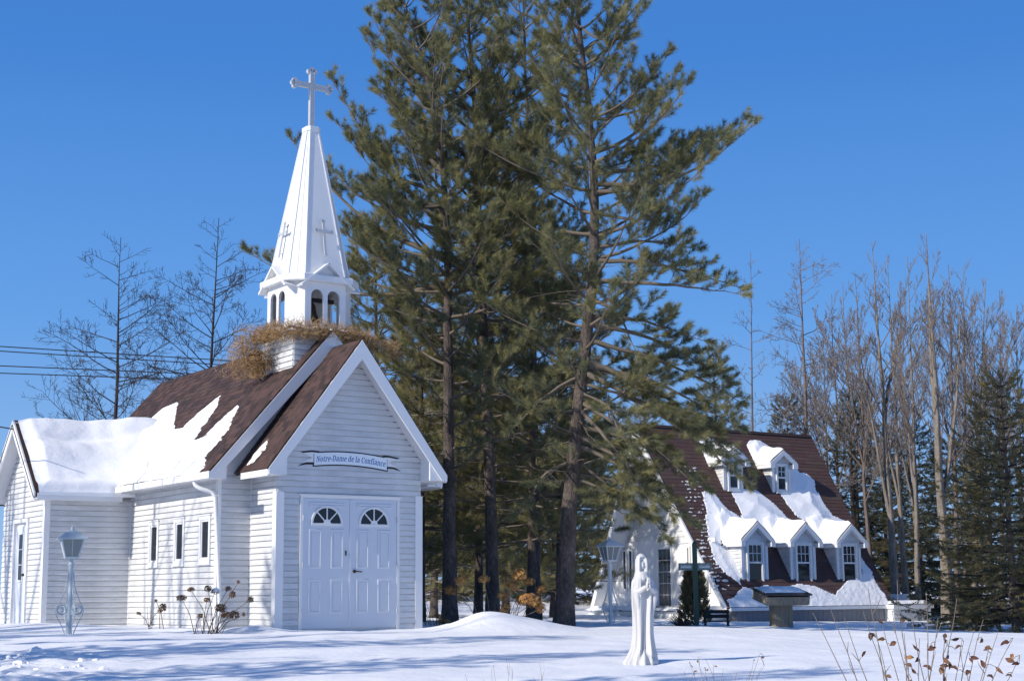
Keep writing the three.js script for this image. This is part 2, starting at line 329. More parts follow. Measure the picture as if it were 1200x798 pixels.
    for (let k = 0; k * expo < len - .02; k++) {
      let v = v0 - r() * .25;
      while (v < v1 - .005) {
        const w = mix(.13, .24, r()), a = Math.max(v, v0), b = Math.min(v + w, v1); v += w; if (b - a < .02) continue;
        const lift = .002 + r() * .006, tone = Math.floor(r() * 5), top = Math.min(k * expo + .17, len) - k * expo;
        const o = P(MID + side * (MID - R.eave), R.eaveY, a).addScaledVector(upDir, k * expo - .012).addScaledVector(n, lift + .006);
        if (individually && individually(a, k * expo, len)) {
          const m = mesh('shingle', unit, shingleTones[tone], deck); m.matrixAutoUpdate = true;
          const B = new THREE.Matrix4().makeBasis(flip ? across.clone().negate() : across, upDir, n);
          m.quaternion.setFromRotationMatrix(B); m.rotateX(.045);
          m.scale.set(b - a - .004, top / .17, 1); m.position.copy(o); if (flip) m.position.addScaledVector(across, b - a - .004); m.position.y -= CHAPEL_BASE; count++;
        } else {
          const c = brownTones[tone].map(q => q * 1.15), pt = (x, y, z) => { const p = o.clone().addScaledVector(across, x).addScaledVector(upDir, y).addScaledVector(n, z - y * .045); return S.v(p.x, p.y, p.z, a + x, k * expo + y, c); };
          const w2 = b - a - .004, h = .022;
          S.quad(pt(0, 0, h), pt(w2, 0, h), pt(w2, top, h), pt(0, top, h)); S.quad(pt(0, 0, 0), pt(w2, 0, 0), pt(w2, 0, h), pt(0, 0, h)); S.quad(pt(0, 0, 0), pt(0, 0, h), pt(0, top, h), pt(0, top, 0)); S.quad(pt(w2, 0, 0), pt(w2, 0, h), pt(w2, top, h), pt(w2, top, 0));
        }
      }
    }
    if (S.i.length) cp('shingles', S.build(), M.shingles, deck, 'stuff');
    return count;
  }
  const porchL = slope('roof', -1, PORCH, -.345, .93), porchR = slope('roof', 1, PORCH, -.345, .93);
  const naveL = slope('roof', -1, NAVE, .70, NAVE.back), naveR = slope('roof', 1, NAVE, .70, NAVE.back);
  const used = shingleCourses(porchL.deck, -1, PORCH, -.36, .93, porchL.n, (v) => v < .35, 41);
  shingleCourses(naveL.deck, -1, NAVE, .685, NAVE.back + .01, naveL.n, (v, h, len) => v < 2.3, 42);
  shingleCourses(porchR.deck, 1, PORCH, -.36, .93, porchR.n, null, 43);
  shingleCourses(naveR.deck, 1, NAVE, .685, NAVE.back + .01, naveR.n, null, 44);
  for (const R of [PORCH, NAVE]) {                   // ridge caps and rake boards
    const v0 = R === PORCH ? -.345 : .70, v1 = R === PORCH ? .9 : NAVE.back;
    cp('ridge_cap', join([slab(P(MID - .12, R.ridge - .12 * R.slope + .036, v0), P(MID, R.ridge + .036, v0), P(MID, R.ridge + .036, v1), P(MID - .12, R.ridge - .12 * R.slope + .036, v1), .012), slab(P(MID, R.ridge + .036, v0), P(MID + .12, R.ridge - .12 * R.slope + .036, v0), P(MID + .12, R.ridge - .12 * R.slope + .036, v1), P(MID, R.ridge + .036, v1), .012)]), shingleTones[3]);
    for (const s of [-1, 1]) for (const [v, d] of R === PORCH ? [[v0, -.03]] : [[v0, -.03], [v1, .03]]) {
      const e = MID + s * (MID - R.eave), drop = .235, apex = R.ridge, y0 = R.eaveY, S = [[e, y0 + .012], [MID, apex + .012], [MID, apex - drop * 1.25], [e + -s * .0, y0 - drop * .36]];
      const low = [e - s * (drop * .9 / R.slope), y0 - drop * .36];
      cp('rake_board', prism(s < 0 ? [[e, y0 + .012], [e, y0 - .085], [e + .10, y0 - .085], [MID, apex - drop * 1.35], [MID, apex + .012]] : [[e, y0 + .012], [MID, apex + .012], [MID, apex - drop * 1.35], [e - .10, y0 - .085], [e, y0 - .085]], .03).translate(0, 0, -v + (d < 0 ? .03 : 0)), M.trim);
      // boxed return at the foot of the rake
      if (d < 0) {
        const wall = R === PORCH ? (s < 0 ? 0 : PW) : (s < 0 ? -T1 : PW + T1), d0 = R === PORCH ? .345 : S1 - .70;
        const t = Math.abs(wall - e), tri = [[e, y0 - .085], [wall, y0 - .085], [wall, y0 + t * R.slope - .11], [e, y0 - .06]];
        cp('eave_return', prism(s < 0 ? tri : tri.reverse(), d0 - .004).translate(0, 0, -v - .002), M.trim);
      }
    }
    // eave fascia and soffit
    for (const s of [-1, 1]) {
      const e = MID + s * (MID - R.eave), wall = R === PORCH ? (s < 0 ? 0 : PW) : (s < 0 ? -T1 : PW + T1), a = Math.min(e, wall), b = Math.max(e, wall), vv = R === PORCH ? [0.002, S1 - .28] : [S1 + .002, s < 0 ? WING.v0 - .2 : NAVE.back];
      cp('fascia', box(e - .012, e + .012, R.eaveY - .11, R.eaveY - .004, -vv[1], -vv[0] + (R === PORCH ? .34 : .27)), M.trim);
      cp('eave_soffit', box(a + .013, b - .002, R.eaveY - .085, R.eaveY - .07, -vv[1], -vv[0]), M.soffit);
    }
  }
  // gutter with elbow and downspout on the sunny side
  const gutter = cp('gutter', join([box(-1.03, -.915, 1.935, 1.95, -4.66, -.42), box(-1.035, -1.02, 1.935, 2.045, -4.66, -.42), box(-.93, -.915, 1.935, 2.03, -4.66, -.42), box(-1.03, -.93, 1.951, 2.04, -.435, -.42), box(-1.028, -1.012, 2.03, 2.05, -4.66, -.42)]), M.trim);
  cp('downspout', join([tubeGeometry([P(-.97, 1.95, 1.14), P(-.965, 1.87, 1.13), P(-.88, 1.80, 1.07), P(-.72, 1.75, 1.01), P(-.665, 1.68, .99)], .034, 10), tubeGeometry([P(-.665, 1.70, .99), P(-.60, .6, .955), P(-.535, -.6, .93)], .032, 10)]), M.trim);

  // wing roof
  const w0 = [P(WING.u - .27, WING.eaveY, WING.eaveV), P(-.93, WING.eaveY, WING.eaveV), P(.33, WING.ridge, WING.mid), P(WING.u - .27, WING.ridge, WING.mid)];
  const wd = cp('roof', slab(...w0, .05), shingleTones[1]);
  const back = 2 * WING.mid - WING.eaveV, w1 = [P(WING.u - .27, WING.ridge, WING.mid), P(.33, WING.ridge, WING.mid), P(-.93, WING.eaveY, back), P(WING.u - .27, WING.eaveY, back)];
  const wd2 = cp('roof', slab(...w1, .05), shingleTones[1]);
  const wn = V(0, 1, 1).normalize(), wn2 = V(0, 1, -1).normalize();
  cp('soffit', slab(...w0.map(p => p.clone().addScaledVector(wn, -.056)), .03), M.soffit, wd);
  cp('soffit', slab(...w1.map(p => p.clone().addScaledVector(wn2, -.056)), .03), M.soffit, wd2);
  {
    const g = [], u = WING.u - .27;                  // shingle ends along the rake of the wing
    for (let k = 0; k < 14; k++) g.push(box(u - .045, u + .3, 0, .008, 0, .14).rotateX(0).applyMatrix4(new THREE.Matrix4().makeRotationX(Math.PI / 4)).translate(0, WING.eaveY + .012 + k * .1045, -WING.eaveV - k * .1045 - .1));
    const b = []; for (let k = 0; k < 14; k++) b.push(box(u - .045, u + 2.0, 0, .008, -.14, 0).applyMatrix4(new THREE.Matrix4().makeRotationX(-Math.PI / 4)).translate(0, WING.eaveY + .012 + k * .1045, -back + k * .1045 + .1));
    cp('shingles', join(g), shingleTones[0], wd, 'stuff'); cp('shingles', join(b), shingleTones[0], wd2, 'stuff');
  }
  const L = facing.left(WING.u - .302);
  cp('rake_board', prism([[-WING.eaveV, WING.eaveY + .004], [-WING.mid, WING.ridge + .004], [-WING.mid, WING.ridge - .23], [-WING.eaveV - .09, WING.eaveY - .12], [-WING.eaveV, WING.eaveY - .12]], .03).applyMatrix4(L), M.trim);
  cp('rake_board', prism([[-WING.mid, WING.ridge + .004], [-back, WING.eaveY + .004], [-back, WING.eaveY - .12], [-back + .09, WING.eaveY - .12], [-WING.mid, WING.ridge - .23]], .03).applyMatrix4(L), M.trim);
  cp('fascia', box(WING.u - .24, -.86, WING.eaveY - .125, WING.eaveY - .002, -WING.eaveV - .012, -WING.eaveV + .012), M.trim);
  cp('eave_soffit', box(WING.u - .24, -.86, WING.eaveY - .12, WING.eaveY - .105, -WING.v0 + .002, -WING.eaveV - .013), M.soffit);

  // windows of the nave
  for (const [a, b, y0, y1] of wins) {
    const B = facing.left(-T1), w = cp('window', join([box(a, a + .065, y0, y1, 0, .045), box(b - .065, b, y0, y1, 0, .045), box(a + .0652, b - .0652, y0, y0 + .065, 0, .045), box(a + .0652, b - .0652, y1 - .065, y1, 0, .045)]).applyMatrix4(B), M.trim);
    cp('sash', join([box(a + .067, a + .10, y0 + .067, y1 - .067, .004, .03), box(b - .10, b - .067, y0 + .067, y1 - .067, .004, .03), box(a + .1002, b - .1002, y0 + .067, y0 + .10, .004, .03), box(a + .1002, b - .1002, y1 - .10, y1 - .067, .004, .03)]).applyMatrix4(B), M.trim, w);
    cp('pane', box(a + .098, b - .098, y0 + .098, y1 - .098, .006, .012).applyMatrix4(B), M.glass, w);
    cp('sill', box(a - .02, b + .02, y0 - .03, y0 - .001, .0, .055).applyMatrix4(B), M.trim, w);
    cp('drip_cap', box(a - .02, b + .02, y1 + .001, y1 + .022, .0, .06).applyMatrix4(B), M.trim, w);
  }
  // side door in the wing gable
  {
    const B = facing.left(WING.u), a = -6.62, b = -5.88, d = cp('side_door', box(a, b, -.58, 1.36, .0, .018).applyMatrix4(B), M.door);
    cp('door_frame', join([box(a - .07, a - .001, -.58, 1.43, 0, .06), box(b + .001, b + .07, -.58, 1.43, 0, .06), box(a - .07, b + .07, 1.431, 1.50, 0, .065)]).applyMatrix4(B), M.trim, d);
    for (const y of [.36, .65, .94]) cp('pane', box(-6.36, -6.14, y, y + .27, .012, .024).applyMatrix4(B), M.glass, d);
    cp('pane_frame', join([box(-6.40, -6.362, .32, 1.25, .014, .034), box(-6.138, -6.10, .32, 1.25, .014, .034), box(-6.361, -6.139, .32, .358, .014, .034), box(-6.361, -6.139, 1.212, 1.25, .014, .034), box(-6.361, -6.139, .632, .648, .014, .032), box(-6.361, -6.139, .922, .938, .014, .032)]).applyMatrix4(B), M.trim, d);
    cp('handle', new THREE.SphereGeometry(.03, 12, 8).translate(-5.97, .45, .06).applyMatrix4(B), M.brass, d);
  }
  // the double entrance door
  const D0 = .4644, D1 = 2.2691, DT = 1.624, DB = -.60, seam = (D0 + D1) / 2;
  cp('door_frame', join([box(D0 - .055, D0 - .004, DB, DT + .05, 0, .040), box(D1 + .004, D1 + .055, DB, DT + .05, 0, .040), box(D0 - .0038, D1 + .0038, DT + .004, DT + .05, 0, .040), box(D0 - .09, D1 + .09, DT + .0505, DT + .07, 0, .062)]), M.trim);
  function ring(x0, x1, y0, y1, z) {
    const s = new THREE.Shape([[x0, y0], [x1, y0], [x1, y1], [x0, y1]].map(q => new THREE.Vector2(...q))), i = .022;
    s.holes.push(new THREE.Path([[x0 + i, y0 + i], [x0 + i, y1 - i], [x1 - i, y1 - i], [x1 - i, y0 + i]].map(q => new THREE.Vector2(...q))));
    return new THREE.ExtrudeGeometry(s, { depth: .006, bevelEnabled: true, bevelThickness: .005, bevelSize: .006, bevelSegments: 1 }).translate(0, 0, z + .004);
  }
  for (const k of [0, 1]) {
    const x0 = k ? seam + .004 : D0, x1 = k ? D1 : seam - .004, z = .030;
    const door = cp('door', box(x0, x1, -.52, DT, .001, z), M.door);
    for (const [px0, px1] of [[.115, .345], [.53, .76]]) for (const [y0, y1] of [[.47, 1.11], [-.27, .28]]) cp('panel', join([ring(x0 + px0, x0 + px1, y0, y1, z - .004), box(x0 + px0 + .045, x0 + px1 - .045, y0 + .045, y1 - .045, z - .001, z + .006)]), M.door, door);
    const cx = (x0 + x1) / 2 - .005, cy = 1.21, R = .265, fan = [], arc = new THREE.Shape();
    arc.absarc(0, 0, R + .03, 0, Math.PI, false); arc.lineTo(-R - .03, -.03); arc.lineTo(R + .03, -.03); arc.closePath();
    const hole = new THREE.Path(); hole.absarc(0, 0, R, 0, Math.PI, false); hole.closePath(); arc.holes.push(hole);
    fan.push(new THREE.ExtrudeGeometry(arc, { depth: .016, bevelEnabled: true, bevelThickness: .004, bevelSize: .004, bevelSegments: 1, curveSegments: 20 }).translate(cx, cy, z));
    for (const a of [45, 90, 135]) fan.push(box(.06, R + .004, -.010, .010, 0, .014).rotateZ(a * Math.PI / 180).translate(cx, cy, z));
    fan.push(new THREE.RingGeometry(0, .07, 16, 1, 0, Math.PI).translate(cx, cy, z + .015));
    cp('fan_frame', join(fan), M.trim, door);
    for (let q = 0; q < 4; q++) cp('fan_pane', new THREE.RingGeometry(.06, R, 10, 1, q * Math.PI / 4 + .03, Math.PI / 4 - .06).translate(cx, cy, z + .003), M.glass, door);
    cp('top_line', ring(x0 + .11, x1 - .11, 1.49, 1.555, z - .004), M.door, door);
    for (const y of [-.25, .52, 1.30]) cp('hinge', new THREE.CylinderGeometry(.013, .013, .10, 8).translate(k ? x1 - .0 : x0, y, .038), M.silver, door);
    if (k) {
      cp('handle', join([new THREE.CylinderGeometry(.028, .028, .02, 14).rotateX(Math.PI / 2).translate(x0 + .07, .415, z + .012), tubeGeometry([V(x0 + .07, .415, z + .02), V(x0 + .07, .415, z + .055), V(x0 + .11, .413, z + .06), V(x0 + .19, .408, z + .058)], .010, 8)]), M.brass, door);
      cp('astragal', box(x0 - .03, x0 + .012, -.5, DT - .01, z + .001, z + .010), M.door, door);
    } else cp('latch', box(x1 - .10, x1 - .078, .68, .76, z + .001, z + .015), M.brass, door);
  }
  // painted ribbon sign
  {
    const W = 1.41, arcY = x => 2.365 + .05 * (1 - (x / (W / 2)) ** 2) - .03 * (x / W), H = .205, up = [], dn = [];
    const ribbon = (grow, z0, z1) => {
      const o = [], n = 24; for (let k = 0; k <= n; k++) { const x = (k / n - .5) * (W + 2 * grow); o.push([x + 1.362, arcY(clamp(x, -W / 2, W / 2)) - H - grow]); }
      for (let k = n; k >= 0; k--) { const x = (k / n - .5) * (W + 2 * grow); o.push([x + 1.362, arcY(clamp(x, -W / 2, W / 2)) + grow]); }
      return prism(o, z1 - z0).translate(0, 0, z1);
    };
    const tails = [[[.66, 2.385], [.76, 2.40], [.76, 2.42], [.62, 2.43], [.405, 2.40], [.615, 2.295], [.36, 2.15], [.50, 2.185], [.66, 2.19]], [[2.06, 2.36], [1.97, 2.40], [2.08, 2.405], [2.335, 2.37], [2.10, 2.285], [2.355, 2.14], [2.2, 2.175], [2.06, 2.18]]];
    const sign = cp('ribbon_sign', ribbon(.021, .020, .030), M.ink);
    for (const t of tails) {
      const c = [t.reduce((a, p) => a + p[0], 0) / t.length, t.reduce((a, p) => a + p[1], 0) / t.length];
      const back = cp('ribbon_tail', prism(t, .006).translate(0, 0, .027), M.ink, sign);
      cp('ribbon_tail_face', prism(t.map(([x, y]) => { const dx = x - c[0], dy = y - c[1]; return [c[0] + dx * .80, c[1] + dy * .70]; }), .004).translate(0, 0, .0312), M.trim, sign);
    }
    const cv = document.createElement('canvas'); cv.width = 1024; cv.height = 160; const g = cv.getContext('2d');
    g.fillStyle = '#e2e9ee'; g.fillRect(0, 0, 1024, 160); g.fillStyle = '#1f5f9e'; g.font = 'italic bold 104px serif'; g.textAlign = 'center'; g.textBaseline = 'middle';
    g.fillText('Notre-Dame de la Confiance', 512, 80, 980);
    const tx = new THREE.CanvasTexture(cv); tx.colorSpace = THREE.SRGBColorSpace;
    const S = new Sheet(), n = 24;
    for (let k = 0; k <= n; k++) { const x = (k / n - .5) * W; S.v(x + 1.362, arcY(x) - H, .0335, k / n, 0); S.v(x + 1.362, arcY(x), .0335, k / n, 1); if (k) { const b = k * 2; S.quad(b - 2, b, b + 1, b - 1); } }
    cp('lettering', S.build(), mat(0xffffff, .6, { map: tx }), sign);
  }

  // steeple: box on the ridge, open belfry, spire, crosses
  const C = V(MID, 0, -1.617), half = .60;
  const base = cp('steeple_base', box(MID - half, MID + half, 3.4, 4.62, C.z - half, C.z + half), M.siding);
  for (const [B, mid] of [[facing.left(MID - half), C.z], [facing.front(1.617 - half), MID]]) siding(base, cp, () => [mid - half, mid + half], 3.72, 4.60, [], B);
  for (const [B, mid] of [[facing.right(MID + half), -C.z], [facing.back(1.617 + half), -MID]]) siding(base, cp, () => [mid - half, mid + half], 3.72, 4.60, [], B, { joined: true });
  cp('steeple_skirt', (() => { const g = new THREE.CylinderGeometry(.86, 1.02, .12, 4, 1).rotateY(Math.PI / 4).translate(C.x, 4.69, C.z); return g; })(), M.trim);
  const h = .409, c = .225, o = h + c, plan = s => [[-h, -o], [h, -o], [o, -h], [o, h], [h, o], [-h, o], [-o, h], [-o, -h]].map(([a, b]) => [a * s, b * s]);
  const belfry = cp('belfry', new THREE.ExtrudeGeometry(new THREE.Shape(plan(.97).map(q => new THREE.Vector2(...q))), { depth: .03, bevelEnabled: false }).rotateX(-Math.PI / 2).translate(C.x, 4.755, C.z), M.darkWood);
  for (let k = 0; k < 4; k++) {
    const rot = new THREE.Matrix4().makeRotationY(k * Math.PI / 2).setPosition(C.x, 0, C.z);
    const s = new THREE.Shape([[-h, 4.62], [h, 4.62], [h, 5.55], [0, 5.86], [-h, 5.55]].map(q => new THREE.Vector2(...q)));
    for (const x of [-.165, .165]) { const p = new THREE.Path(); p.moveTo(x - .122, 4.80); p.lineTo(x - .122, 5.30); p.absarc(x, 5.30, .122, Math.PI, 0, true); p.lineTo(x + .122, 4.80); p.closePath(); s.holes.push(p); }
    cp('arched_panel', new THREE.ExtrudeGeometry(s, { depth: .045, bevelEnabled: false, curveSegments: 16 }).translate(0, 0, o - .045).applyMatrix4(rot), M.trim, belfry);
    cp('corner_panel', box(-c * Math.SQRT1_2, c * Math.SQRT1_2, 4.62, 5.55, -.04, 0).applyMatrix4(new THREE.Matrix4().makeRotationY(Math.PI / 4).setPosition((h + c / 2), 0, (h + c / 2))).applyMatrix4(rot), M.trim, belfry);
    // pediment roof over the arches
    const e = .54, out = o + .13;
    for (const sd of [-1, 1]) cp('pediment', slab(...(sd < 0 ? [V(-e, 5.47, out), V(0, 5.905, out), V(0, 5.905, .3), V(-e, 5.47, .3)] : [V(0, 5.905, out), V(e, 5.47, out), V(e, 5.47, .3), V(0, 5.905, .3)]), .035).applyMatrix4(rot), M.trim, belfry);
  }
  const cornice = new THREE.Shape(plan(1.17).map(q => new THREE.Vector2(...q)));
  cp('cornice', new THREE.ExtrudeGeometry(cornice, { depth: .10, bevelEnabled: true, bevelThickness: .015, bevelSize: .015, bevelSegments: 1 }).rotateX(-Math.PI / 2).translate(C.x, 5.56, C.z), M.trim, belfry);
  cp('bell', new THREE.LatheGeometry([[.02, .36], [.08, .35], [.12, .28], [.14, .15], [.19, .03], [.20, 0]].map(q => new THREE.Vector2(...q)), 20).translate(C.x, 4.95, C.z), M.bell, belfry);
  cp('bell_yoke', join([box(-.5, .5, 5.32, 5.39, -.03, .03), box(-.02, .02, 5.2, 5.33, -.02, .02)]).translate(C.x, 0, C.z), M.darkWood, belfry);
  const y0 = 5.665, y1 = 8.52, k1 = .195, S = new Sheet();
  const lower = plan(.985).map(([a, b]) => V(C.x + a, y0, C.z + b)), upper = plan(k1).map(([a, b]) => V(C.x + a, y1, C.z + b));
  for (let k = 0; k < 8; k++) { const n = (k + 1) % 8; S.quad(...[lower[n], lower[k], upper[k], upper[n]].map(p => S.v(p.x, p.y, p.z, p.x, p.y))); }
  const spire = cp('spire', S.build(), M.trim);
  for (let k = 0; k < 8; k++) cp('ridge_strip', bar(lower[k], upper[k], .022, .022), M.trim, spire);
  const seamAt = (k, f) => bar(lower[k].clone().lerp(lower[(k + 1) % 8], f), upper[k].clone().lerp(upper[(k + 1) % 8], f), .012, .012);
  cp('panel_seam', join([seamAt(5, .5), seamAt(1, .5)]), M.trim, spire);
  cp('spire_cap', new THREE.ExtrudeGeometry(new THREE.Shape(plan(.215).map(q => new THREE.Vector2(...q))), { depth: .075, bevelEnabled: true, bevelThickness: .008, bevelSize: .008, bevelSegments: 1 }).rotateX(-Math.PI / 2).translate(C.x, 8.515, C.z), M.trim, spire);
  function cross(H, armY, arm, w, d, bud) {          // a cross with three-lobed ends, foot at the origin, facing +z
    const g = [box(-w / 2, w / 2, 0, H, -d / 2, d / 2), box(-arm, -w / 2 - .0005, armY - w / 2, armY + w / 2, -d / 2, d / 2), box(w / 2 + .0005, arm, armY - w / 2, armY + w / 2, -d / 2, d / 2)];
    for (const [x, y, dx, dy] of [[0, H, 0, 1], [-arm, armY, -1, 0], [arm, armY, 1, 0]]) for (const [a, b] of [[.6, 0], [0, 1], [0, -1]]) g.push(new THREE.CylinderGeometry(bud, bud, d * 1.05, 14).rotateX(Math.PI / 2).translate(x + (dx * a + dy * b) * bud, y + (dy * a + dx * b) * bud, 0));
    return g;
  }
  const big = cross(1.10, .82, .355, .10, .06, .052);
  for (const z of [-.032, .032]) { big.push(box(-.045, -.031, .03, 1.08, z - .008, z + .008), box(.031, .045, .03, 1.08, z - .008, z + .008), box(-.35, .35, .852, .866, z - .008, z + .008), box(-.35, .35, .774, .788, z - .008, z + .008)); }
  cp('top_cross', join(big).translate(C.x, 8.59, C.z), M.silver);
  for (let k = 0; k < 4; k++) {
    const lean = Math.atan2(o * (.985 - k1), y1 - y0), g = join(cross(.66, .47, .155, .045, .02, .022)).translate(0, 0, .07);
    const posts = join([new THREE.CylinderGeometry(.008, .008, .08, 6).rotateX(Math.PI / 2).translate(0, .08, .035), new THREE.CylinderGeometry(.008, .008, .08, 6).rotateX(Math.PI / 2).translate(0, .6, .035)]);
    const f = (6.05 - y0) / (y1 - y0), zz = mix(o * .985, o * k1, f);
    cp('spire_cross', join([g, posts]).rotateX(-lean).translate(0, 6.05, zz).applyMatrix4(new THREE.Matrix4().makeRotationY(k * Math.PI / 2).setPosition(C.x, 0, C.z)), M.silver, spire);
  }
}
// from the chapel's own axes to the place
const chapelPoint = (u, y, v) => V(u, y - CHAPEL_BASE, -v).applyMatrix4(new THREE.Matrix4().makeRotationY(CHAPEL_TURN).setPosition(-3.895, CHAPEL_BASE, -24.993));
function onPlane(px, py, origin, normal) { const d = viewRay(px, py); return d.multiplyScalar(origin.dot(normal) / d.dot(normal)); }
function roofFrame(a, b, c) {                        // a roof plane: a is its origin, b lies along the eave, c up the slope
  const x = b.clone().sub(a).normalize(), y = c.clone().sub(a); y.addScaledVector(x, -y.dot(x)).normalize();
  const n = V().crossVectors(x, y); if (n.y < 0) n.negate();
  return { a, x, y, n, from: (px, py) => { const p = onPlane(px, py, a, n).sub(a); return [p.dot(x), p.dot(y)]; }, to: (s, w) => a.clone().addScaledVector(x, s).addScaledVector(y, w) };
}
{
  // snow on the wing roof, drifted up against the nave
  const A = chapelPoint(WING.u - .27, WING.eaveY, WING.eaveV), F = roofFrame(A, chapelPoint(0, WING.eaveY, WING.eaveV), chapelPoint(WING.u - .27, WING.ridge, WING.mid));
  const wide = 2.95, high = 2.03;
  const g = snowSheet(120, 110, (i, j) => {
    const s = .055 + i * wide, w = -.03 + j * (high + .35);
    const over = Math.max(0, w - high), p = F.to(s, Math.min(w, high) + over * .7).addScaledVector(UP, -over * .75);
    const e = Math.min(s - .05, w + .015), edge = smooth(0, .28, e), ragged = .02 * noise(s * 5, 3.3) + .012 * noise(s * 14, 8.1);
    let t = (.10 + .05 * noise(s * 1.1, w * 1.4, 4) + .02 * noise(s * 3, w * 3.2, 9) + .10 * Math.exp(-(((w - 1.0) / .35) ** 2)) - .05 * Math.exp(-(((w - 1.38 - .1 * s) / .16) ** 2)) * smooth(.2, 1, s) + .13 * smooth(1.2, 2.6, s) * smooth(.2, .9, w)) * (.25 + .75 * edge);
    t += .05 * Math.exp(-(((w - .14) / .10) ** 2));
    if (e < 0.0 + ragged * .4 || over > .3) t = -1;
    return { p, n: F.n.clone().lerp(UP, .35).normalize(), t };
  });
  tag(mesh(numbered('roof_snow'), g, M.snow, scene), 'thick smooth snow covering the low side wing roof of the chapel', 'snow', null, 'stuff');
  // ragged snow sliding down the nave roof
  const B = chapelPoint(NAVE.eave, NAVE.eaveY, 0), N = roofFrame(B, chapelPoint(NAVE.eave, NAVE.eaveY, 1), chapelPoint(MID, NAVE.ridge, 0));
  const poly = [[209, 472], [206, 490], [205, 504], [214, 503], [232, 486], [259, 464], [255, 478], [244, 494], [236, 504], [229, 517], [240, 513], [254, 498], [283, 473], [276, 492], [268, 508], [252, 526], [244, 534], [243, 548], [240, 557], [205, 566], [140, 583], [110, 560], [120, 520], [152, 491], [180, 484]].map(q => N.from(...q));
  const f = snowSheet(260, 170, (i, j) => {
    const s = mix(1.0, 6.6, i), w = mix(-.02, 2.75, j), step = Math.floor(w / .145) * .037;
    const d = insideDistance(poly, s + .055 * noise(s * 6, w * 6, 1) + .035 * noise(s * 17, w * 17) + .02 * noise(s * 40, w * 34) + (step % .1) * .3, w);
    const t = d <= 0 ? -1 : .034 + Math.min(.10 * d, .13) + .5 * Math.max(0, Math.min(.16, d - .55)) + .012 * noise(s * 3, w * 1.6, 2) + .02 * smooth(.2, 0, w);
    return { p: N.to(s, w), n: N.n, t };
  });
  tag(mesh(numbered('roof_snow'), f, M.snow, scene), 'ragged streaks of snow sliding down the brown nave roof of the chapel', 'snow', null, 'stuff');
  // a thin streak on the porch roof
  const Pf = roofFrame(chapelPoint(PORCH.eave, PORCH.eaveY, 0), chapelPoint(PORCH.eave, PORCH.eaveY, 1), chapelPoint(MID, PORCH.ridge, 0));
  const strip = [[318, 513], [315, 527], [306, 537], [295, 546], [288, 549], [297, 535], [308, 522]].map(q => Pf.from(...q));
  const h = snowSheet(60, 60, (i, j) => {
    const s = mix(-.3, .75, i), w = mix(0, 1.1, j), d = insideDistance(strip, s + .03 * noise(s * 9, w * 9), w);
    return { p: Pf.to(s, w), n: Pf.n, t: d <= 0 ? -1 : .022 + Math.min(.02, d * .3) };
  });
  tag(mesh(numbered('roof_snow'), h, M.snow, scene), 'thin snow streak left on the brown roof above the porch', 'snow', null, 'stuff');
  // little snow lying on the steeple's skirt
  const cap = snowSheet(60, 10, (i, j) => {
    const a = mix(-.45, 1.35, i) * Math.PI, r = mix(.64, .93, j), k = 1 / Math.max(Math.abs(Math.cos(a)), Math.abs(Math.sin(a))) * .78;
    return { p: chapelPoint(MID + Math.cos(a) * r * k, mix(4.75, 4.66, j), 1.617 - Math.sin(a) * r * k), n: UP, t: noise(a * 2.2, 5) + .25 > 0 ? .05 + .03 * noise(a * 4, r * 5) - .02 * Math.abs(j - .5) : -1 };
  });
  tag(mesh(numbered('roof_snow'), cap, M.snow, scene), 'small snow caps on the ledge below the belfry arches', 'snow', null, 'stuff');
}
{
  // dry vine heaped round the foot of the steeple
  const r = random(77), S = new Sheet(true), lumps = [];
  for (let k = 0; k < 60; k++) { const a = mix(-.15, 1.1, k / 59) * Math.PI, q = .86 + .1 * Math.abs(Math.sin(2 * a)); lumps.push([MID + Math.cos(a) * q, 4.62 - .16 * Math.max(0, Math.cos(a)) + .04 * Math.sin(k * 1.7), 1.617 - Math.sin(a) * q, .195]); }
  for (let k = 0; k < 25; k++) lumps.push([.60 - .55 * r(), mix(3.98, 4.75, r()), 2.0 + .7 * (r() - .5), .22]);
  for (let k = 0; k < 14; k++) lumps.push([.62 - .25 * r(), mix(3.95, 4.3, r()), 1.95 + .3 * (r() - .5), .13]);
  for (let k = 0; k < 16; k++) lumps.push([mix(1.7, 2.75, k / 15), mix(4.62, 4.38, k / 15), mix(.65, .95, r()), .17]);
  for (const [u, y, v, R] of lumps) for (let k = 0; k < 90; k++) {
    const d = V(r() - .5, r() - .5, r() - .5).normalize(), p = chapelPoint(u, y, v).addScaledVector(d, R * Math.cbrt(r())), e = V(r() - .5, r() - .35, r() - .5).normalize().multiplyScalar(mix(.03, .13, r()));
    const c0 = mix(.7, 1.25, r()), col = r() < .2 ? [.46 * c0, .34 * c0, .21 * c0] : [.42 * c0, .26 * c0, .115 * c0];
    const m = p.clone().addScaledVector(e, .5).add(V(r() - .5, r() - .5, r() - .5).multiplyScalar(.04));
    tube(S, [p, m, p.clone().add(e)], [.0035, .0032, .002], 3, col);
  }
  tag(mesh(numbered('dry_vine'), S.build(), mat(0xffffff, .95, { vertexColors: true }), scene), 'tangle of straw brown dry vine heaped round the steeple foot', 'vine');
}

